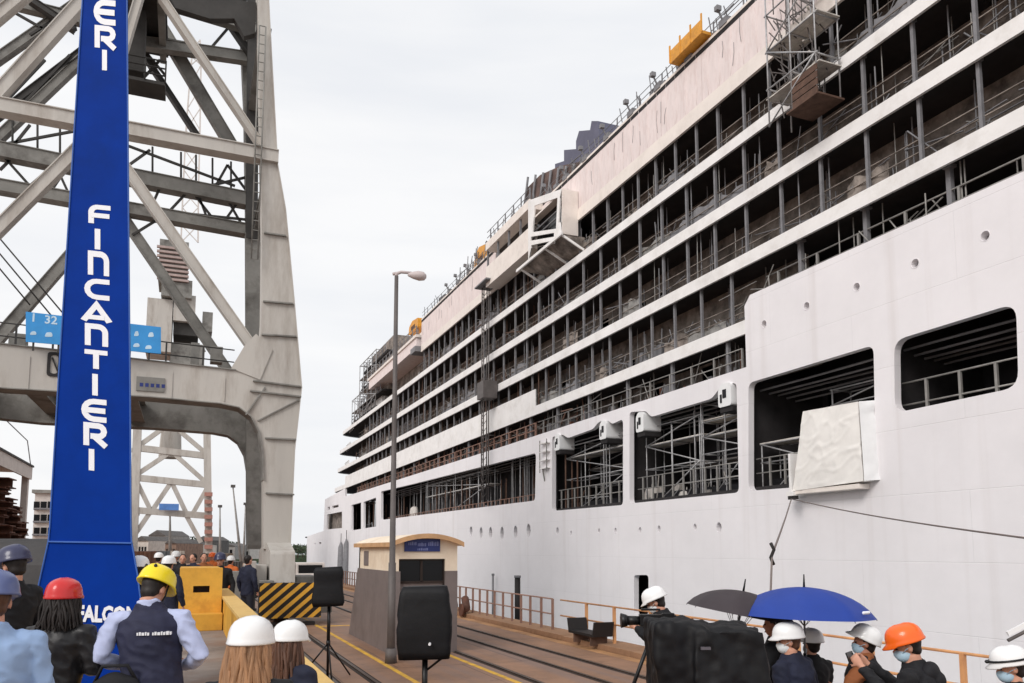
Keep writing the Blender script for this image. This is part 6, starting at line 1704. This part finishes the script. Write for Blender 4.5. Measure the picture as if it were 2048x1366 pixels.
# on the walkway, land side
person('person in a pale blue jacket and blue helmet, cut by the picture edge', -8, 1146, 4.6, -35, WZ, M_LBJ, helmet=M_HLB, hair='short', hairm=M_HAIRB, tilt=8, build=1.08, voxel=.013)
person('person in dark clothes and a navy helmet looking aside behind the pale blue jacket', 37, 1094, 7.4, -66, WZ, M_BLKC, helmet=M_HN, tilt=14, armL='hold', armR='hold', body_px=26, build=.95)
rt = person('person with a red helmet and dark bobbed hair in a black leather jacket, back turned', 128, 1160, 5.9, -4, WZ, M_LEATHER, helmet=M_HR, hair='long', hlen=.27, tilt=6, armL='hold', armR='hold', voxel=.012, helmet_tilt=-6, body_px=124)
root, T, up, arms, hd, mb_put = person('person with a yellow vented helmet, navy vest and light blue sleeves, back turned', 293, 1131, 6.0, -12, WZ, M_NAVYV, sleeve=M_SHIRT, vest=True, helmet=M_HY, tilt=26, turn=28, armL='wide', armR='wide', build=1.16, voxel=.012, body_px=318, chin=True, lean=.10)
# white print across the shoulders of the vest, too small to read
c0_ = up((0, -.168, 1.30)); 
for (u0, u1, dz) in ((-.05, .035, 0), (.05, .165, -.004)):
    b = MB(); u = u0; k = 0
    while u < u1:
        w_ = .010 + .004 * (k % 3); y_ = -.158 + .16 * (u / .2) ** 2 * .25
        p = up((u, y_ - .006, 1.318)); b.box(p.x, p.x + w_, p.y - .004, p.y + .03, p.z, p.z + .020 + .004 * (k % 2)); u += w_ + .004; k += 1
    o = mb_put('back_print', b, M_LETTER)
bg_ = up((-.20, -.17, .92))
e2 = empty('shoulder_bag', T @ bg_, 'large black shoulder bag hanging behind the hip of the yellow-helmeted man', 'bag')
b = MB(); ell(b, bg_, (.19, .09, .17), 18, 12); ell(b, bg_ + Vector((.02, -.04, -.05)), (.14, .07, .10), 14, 10); me = fuse(b, .012, 3); wrinkle2 = [v.co + v.normal * (.014 * noise.noise(v.co * 9)) for v in me.vertices]
for v, c in zip(me.vertices, wrinkle2): v.co = c
me.transform(T); me.materials.append(M_BLKC); me.polygons.foreach_set('use_smooth', [True] * len(me.polygons)); link('pouch', me, e2)
b = MB(); b.path([T @ (bg_ + Vector((-.15, .02, .08))), T @ (bg_ + Vector((-.08, -.03, .22))), T @ (bg_ + Vector((.08, -.02, .22))), T @ (bg_ + Vector((.15, .02, .08)))], .014, 6); b.build('strap', M_BLKC, e2)
p = up((.20, -.02, .86)); q = up((.24, .03, .62))
b = MB(); b.bar(p, q, .05, .012); mb_put('white_strap', b, M_WHITE)
person('person in a white helmet right behind the yellow-helmeted man', 279, 1114, 11.5, 10, WZ, M_BLKC, helmet=M_HW, hair='short', voxel=.02)
person('person in dark navy clothes and white helmet standing before the yellow block', 338, 1113, 15.5, 5, WZ, M_NAVY, helmet=M_HW, hair='short', voxel=.022)
person('bareheaded dark-haired person beyond the yellow block, nearer the white helmet', 366, 1109, 27, 160, 0.2, M_BLKC, voxel=.03)
person('bareheaded dark-haired person beyond the yellow block, nearer the parapet', 387, 1108, 28, 200, 0.2, M_NAVY, voxel=.03)
person('person with long blond hair under a large white helmet, nearest the camera', 502, 1237, 4.1, 4, WZ, M_BLKC, helmet=M_HW, hair='long', hairm=M_HAIRL, tilt=4, voxel=.013, helmet_tilt=-3, peak=False)
person('person with long brown hair under a white helmet, partly hidden behind the blond one', 578, 1243, 5.2, 30, WZ, M_NAVY, helmet=M_HW, hair='long', hairm=M_HAIRB, tilt=5, voxel=.014, helmet_tilt=-3)

M_HIVIS = mat('hivis_orange', rgb(214, 110, 48), rough=.7, var=.12)
for px, pt, D, fc_, jm, hm_, lb in ((441, 1107, 25, 170, M_BLKC, M_HN, 'distant worker in black between the parapet and the crane leg'), (497, 1111, 27.5, 30, M_NAVY, None, 'distant bareheaded worker in navy right by the crane inner leg'), (462, 1113, 34, 10, M_HIVIS, M_HW, 'distant worker in an orange jacket and white helmet on the quay rails'),
                               (352, 1104, 33, 180, M_BLKC, M_HW, 'distant worker in black with white helmet beyond the yellow block'), (408, 1107, 31, 150, M_BRJ, None, 'distant bareheaded worker in brown beyond the yellow block'), (318, 1106, 24, 0, M_NAVY, M_HW, 'distant worker in navy with white helmet to one side of the yellow block'), (425, 1106, 40, 190, M_HIVIS, M_HO, 'distant worker in orange jacket and orange helmet far down the quay')):
    person(lb, px, pt, D, fc_, 0.0 if D > 26 or px > 430 else WZ, jm, helmet=hm_, voxel=.03)

# on the quay, ship side
def riser(px, D, h, lb):
    c = atD(px, 1100, D); e = empty('press_riser', (c.x, c.y, 0), lb, 'riser')
    b = MB(); b.box(c.x - .55, c.x + .55, c.y - .55, c.y + .55, h - .05, h); b.build('deck', M_BLACKP, e)
    for sx in (-.48, .48):
        for sy in (-.48, .48):
            b = MB(); b.tube((c.x + sx, c.y + sy, 0), (c.x + sx, c.y + sy, h - .05), .03); b.build('leg', M_SCAF, e)
PZ = .3
pc_ = [Vector((0, 0, 0)) + RGT * r_ + Fh * d_ for r_, d_ in ((1.5, 5.4), (5.4, 5.4), (5.4, 8.9), (1.5, 8.9))]
e = empty('press_platform', (pc_[0] + pc_[2]) / 2, 'low black press platform under the helmeted onlookers by the railing', 'platform')
b = MB(); b.hexa([p_ + Vector((0, 0, PZ - .06)) for p_ in pc_] + [p_ + Vector((0, 0, PZ)) for p_ in pc_]); b.build('deck', M_BLACKP, e)
for p_ in pc_:
    q_ = p_.lerp((pc_[0] + pc_[2]) / 2, .05); b = MB(); b.tube(q_, q_ + Vector((0, 0, PZ - .06)), .04); b.build('leg', M_SCAF, e)
riser(1350, 9.6, .38, 'low black press riser under the camera operator')
cm = person('camera operator in black with white helmet bending over a video camera', 1334, 1175, 9.6, -72, .38, M_BLKC, helmet=M_HW, mask=M_MASK, tilt=24, armL='phone', armR='phone', skin=M_SKIN, lean=.18, voxel=.012, body_px=1364, build=1.2)
person('person in black holding up the black umbrella', 1549, 1226, 8.1, -60, PZ, M_BLKC, hair='short', armL='grip', armR='down', voxel=.016, skin=M_SKIN2)
person('person with white helmet, face mask and navy jacket under the blue umbrella', 1575, 1247, 7.3, -42, PZ, M_NAVY, helmet=M_HW, mask=M_MASK, tilt=4, turn=-38, voxel=.013, hairm=M_HAIRB, body_px=1592, build=1.22)
person('person holding the blue umbrella behind the navy jacket, in white helmet and dark gloves', 1622, 1258, 8.0, -20, PZ, M_BLKC, helmet=M_HW, hair='short', armL='grip', armR='grip', voxel=.015, mask=M_MASK)
person('person with white helmet tipped back, dark vest and brown sleeves', 1727, 1252, 7.4, -58, PZ, M_BLKC, sleeve=M_BRJ, vest=True, helmet=M_HW, tilt=-6, turn=-16, mask=M_MASKB, skin=M_SKIN2, armL=((-.37, .10, 1.24), (-.20, .36, 1.16), .8), armR='hold', helmet_tilt=-20, voxel=.012, body_px=1716, build=1.22)
so_ = person('person in an orange helmet and black hooded jacket holding up a phone', 1827, 1250, 6.4, -52, PZ, M_BLKC, helmet=M_HO, mask=M_MASKB, tilt=18, turn=-22, armL=((-.24, .14, 1.2), (-.08, .38, 1.46), 1.1), armR=((.24, .14, 1.2), (.08, .38, 1.46), 1.1), voxel=.011, body_px=1846, lean=.05, build=1.16)
person('person with white helmet and black goggle band at the right picture edge', 2026, 1294, 6.1, -55, PZ, M_BLKC, turn=-20, helmet=M_HW, mask=M_MASKB, tilt=10, voxel=.013, armL='grip', armR='grip', band=True)
# hood on the orange-helmeted person's back
root, T, up, arms, hd, mb_put = so_
b = MB(); ell(b, up((0, -.10, 1.44)), (.13, .07, .085)); ell(b, up((0, -.15, 1.38)), (.08, .05, .07)); me = fuse(b, .012, 3)
for v in me.vertices: v.co = T @ v.co
me.materials.append(M_BLKC); link('hood', me, root)
# phone between the two hands
wl, wr_ = T @ arms[-1][2], T @ arms[1][2]
mid = (wl + wr_) / 2; fw = (T.to_3x3() @ Vector((0, 1, 0))).normalized(); rg = (T.to_3x3() @ Vector((1, 0, 0))).normalized()
pc = mid + fw * .10 + Vector((0, 0, .05))
e = empty('phone', pc, 'dark mobile phone held up by the person in the orange helmet', 'phone')
b = MB(); u_ = (Vector((0, 0, 1)) * .9 + fw * .3).normalized(); n_ = rg.cross(u_).normalized()
b.hexa([pc + rg * sx * .085 + n_ * sy * .005 + u_ * sz * .043 for sz in (-1, 1) for sx, sy in ((-1, -1), (1, -1), (1, 1), (-1, 1))]); b.build('case', M_BLACKP, e)
b = MB(); b.hexa([pc + rg * sx * .08 + n_ * (.0055 + .0008 * sy) * -1 + u_ * sz * .039 for sz in (-1, 1) for sx, sy in ((-1, -1), (1, -1), (1, 1), (-1, 1))]); b.build('screen', M_GLASS, e)
b = MB(); ell(b, pc + n_ * .006 + rg * .06 + u_ * .02, (.008, .008, .008), 8, 6); b.build('lens', M_GLASS, e)

# video camera on a tripod
vc = atD(1300, 1241, 9.2)
fv = (atD(1270, 1241, 9.2) - vc).normalized(); upv = Vector((0, 0, 1)); sv = fv.cross(upv)
tp = empty('tripod', (vc.x, vc.y, 0), 'black camera tripod standing left of the covered equipment'.replace('left of', 'beside'), 'tripod')
hd_ = vc - upv * .12
for k, a_ in enumerate((0.4, 2.5, 4.6)):
    ft = Vector((vc.x + .62 * math.cos(a_), vc.y + .62 * math.sin(a_), .01)); b = MB(); b.tube(hd_ - upv * .08, hd_.lerp(ft, .55), .022, 8); b.tube(hd_.lerp(ft, .5), ft, .014, 8); b.build('leg', M_BLACKP, tp)
fl = atD(1248, 1372, 9.0); fl.z = 0
b = MB(); b.lathe([(.02, -.1), (.07, -.1), (.07, -.02), (.05, .06), (.02, .06)], 14, hd_); b.build('head', M_BLACKP, tp)
b = MB(); b.tube(hd_, hd_ - fv * .45 - upv * .2, .012); b.build('pan_handle', M_BLACKP, tp)
vcm = empty('video_camera', vc, 'black video camera with lens hood on the tripod', 'camera')
def vbox(name, a0, a1, s0, s1, u0, u1, m=M_BLACKP, par=vcm, bev=.008):
    b = MB(); b.hexa([vc + fv * a + sv * s_ + upv * u for u in (u0, u1) for a, s_ in ((a0, s0), (a1, s0), (a1, s1), (a0, s1))]); return b.build(name, m, par, bevel=bev)
vbox('camera_body', -.22, .12, -.06, .06, -.06, .07); vbox('top_handle', -.12, .1, -.015, .015, .11, .135); vbox('viewfinder', -.26, -.12, -.10, -.055, .03, .09); vbox('battery', -.29, -.222, -.045, .045, -.04, .06)
b = MB(); b.tube(vc + fv * .12, vc + fv * .26, .05, 14, .055); b.build('lens', M_BLACKP, vcm)
b = MB(); b.tube(vc + fv * .26, vc + fv * .33, .065, 14, .085); b.build('lens_hood', M_BLACKP, vcm)
# black covered equipment
X0 = atD(1306, 1300, 6.0); X1 = atD(1538, 1300, 6.0)
e = empty('covered_equipment', ((X0.x + X1.x) / 2, (X0.y + X1.y) / 2, 0), 'bulky equipment case under a creased black cover in front of the umbrellas', 'equipment case')
b = MB()
for x0_, x1_, yt_, d0, d1, sl_ in ((1312, 1412, 1247, .0, .5, 3), (1385, 1530, 1254, -.06, .55, 6)):
    a_ = atD(x0_, yt_, 6.0); c_ = atD(x1_, yt_ + sl_, 6.0)
    b.hexa([Vector((p_.x, p_.y, 0.04)) + Fh * dd + RGT * (.03 if p_ is c_ else -.03) for p_, dd in ((a_, d0 - .05), (c_, d0 - .05), (c_, d1), (a_, d1))] + [Vector((p_.x, p_.y, p_.z)) + Fh * dd for p_, dd in ((a_, d0), (c_, d0), (c_, d1), (a_, d1))])
me = fuse(b, .022, 5)
co = [v.co.copy() for v in me.vertices]; no = [v.normal.copy() for v in me.vertices]; out = []
for c, n_ in zip(co, no):
    k = noise.noise(c * 3.2) * .035 + .030 * (.4 - abs(noise.noise(Vector((c.x * 7 + c.z * 1.5, c.y * 7, c.z * 2.2)))) * 1.6) + .012 * noise.noise(c * 15)
    out += list(c + n_ * k)
me.vertices.foreach_set('co', out); me.update(); me.materials.append(M_BLACK); me.name = 'cover'
link('cover', me, e)
cc = (X0 + X1) / 2
b = MB(); hw = (X1 - X0).length / 2 - .03
b.hexa([Vector((cc.x, cc.y, 0)) + RGT * sx * hw + Fh * (.08 + sy) + Vector((0, 0, z_)) for z_ in (0, 1.9) for sx, sy in ((-.9, .03), (.9, .03), (.9, .36), (-.9, .36))]); b.build('case', M_BLACKP, e)
p = atD(1412, 1297, 5.88); b = MB(); b.hexa([p + RGT * sx * .035 + Vector((0, 0, .010 * sz)) - Fh * (.0 if sy < 0 else -.02) for sz in (-1, 1) for sx, sy in ((-1, -1), (1, -1), (1, 1), (-1, 1))]); b.build('badge', mat('badge_grey', rgb(96, 92, 100), rough=.4), e)

# umbrellas
def umbrella(name, label, apex, tip, D, wpx, rise_px, m, tilt_deg, shaft_to, tilt_view=0.0, ribs=8, fer=.12):
    a = atD(*apex, D); R_ = wpx * D / F / 2; H = rise_px * D / F
    e = empty(name, a - Vector((0, 0, 1)), label, 'umbrella')
    q = Matrix.Rotation(math.radians(tilt_deg), 3, Fh) @ Matrix.Rotation(math.radians(tilt_view), 3, RGT)
    b = MB(); n = 48; m_ = 9; vs = []
    for j in range(m_ + 1):
        t = j / m_
        for i in range(n):
            an = 2 * math.pi * i / n
            seg = (i % (n // ribs)) / (n // ribs); sag = math.sin(math.pi * seg)
            r = R_ * t * (1 - .055 * sag * t); z = -H * (1 - math.sqrt(max(0, 1 - (t * .93) ** 2))) / (1 - math.sqrt(1 - .93 ** 2)) - .015 * R_ * sag * t + (.03 * H * sag if t == 1 else 0)
            vs.append(a + q @ Vector((r * math.cos(an), r * math.sin(an), z)))
    b.add(vs, [(j * n + k, j * n + (k + 1) % n, (j + 1) * n + (k + 1) % n, (j + 1) * n + k) for j in range(m_) for k in range(n)], True)
    cn = b.build('canopy', m, e, recalc=False)
    ax = q @ Vector((0, 0, 1))
    b = MB(); b.tube(a - ax * .01, a + ax * fer, .012, 8, .006); b.build('ferrule', M_BLACKP, e)
    b = MB(); b.tube(a, a - ax * shaft_to, .010, 8); b.build('shaft', M_POST, e)
    b = MB(); b.path([a - ax * shaft_to, a - ax * (shaft_to + .1), a - ax * (shaft_to + .14) + RGT * .03], .016, 8); b.build('handle', M_BLACKP, e)
    for i in range(ribs):
        an = 2 * math.pi * i / ribs; b = MB()
        pp = []
        for j in range(m_ + 1):
            t = j / m_; pp.append(a + q @ Vector((R_ * t * math.cos(an), R_ * t * math.sin(an), -H * (1 - math.sqrt(max(0, 1 - (t * .93) ** 2))) / (1 - math.sqrt(1 - .93 ** 2)) - .012)))
        b.path(pp, .004, 5); rb_ = b.build('rib', M_POST, e)
        b = MB(); b.tube(pp[4], a - ax * min(.45, shaft_to * .6), .003, 5); b.build('strut', M_POST, rb_)
    return e, a, q, R_, H, cn
M_UB = mat('umbrella_blue', rgb(30, 62, 150), rough=.6, var=.08, scale=2)
M_UK = mat('umbrella_black', rgb(58, 50, 54), rough=.6, var=.1, scale=2)
umbrella('black_umbrella', 'open black umbrella held low behind the covered equipment', (1487, 1182), None, 8.0, 212, 46, M_UK, 11, .95)
e, a, q, R_, H, cn = umbrella('blue_umbrella', 'open bright blue umbrella with a small white mark near its edge', (1608, 1174), None, 7.7, 262, 56, M_UB, 1.5, .62)
# small white worn mark by the rim
b = MB()
for k in range(6):
    an = math.radians(-52 + k * 2.2) - PSI; t = .93
    zz = -H * (1 - math.sqrt(max(0, 1 - (t * .93) ** 2))) / (1 - math.sqrt(1 - .93 ** 2)) + .012
    c = a + q @ Vector((R_ * t * math.cos(an), R_ * t * math.sin(an), zz)); ell(b, c, (.013, .013, .016), 6, 5)
b.build('white_mark', M_LETTER, cn)
# boom pole reaching in at the edge
p, q2 = atD(2016, 1281, 6.2), atD(2130, 1222, 6.2)
e = empty('boom_pole', q2, 'grey slanting pole with a pale sleeve entering above the last white helmet', 'pole')
b = MB(); b.tube(p, q2, .014, 8); b.build('pole', M_LAMP, e)
b = MB(); off_ = Vector((0, 0, .05)); b.bar(p + off_, q2 + off_, .02, .035); b.build('sleeve', M_WHITE, e)

bpy.data.scenes.remove(TMPS)
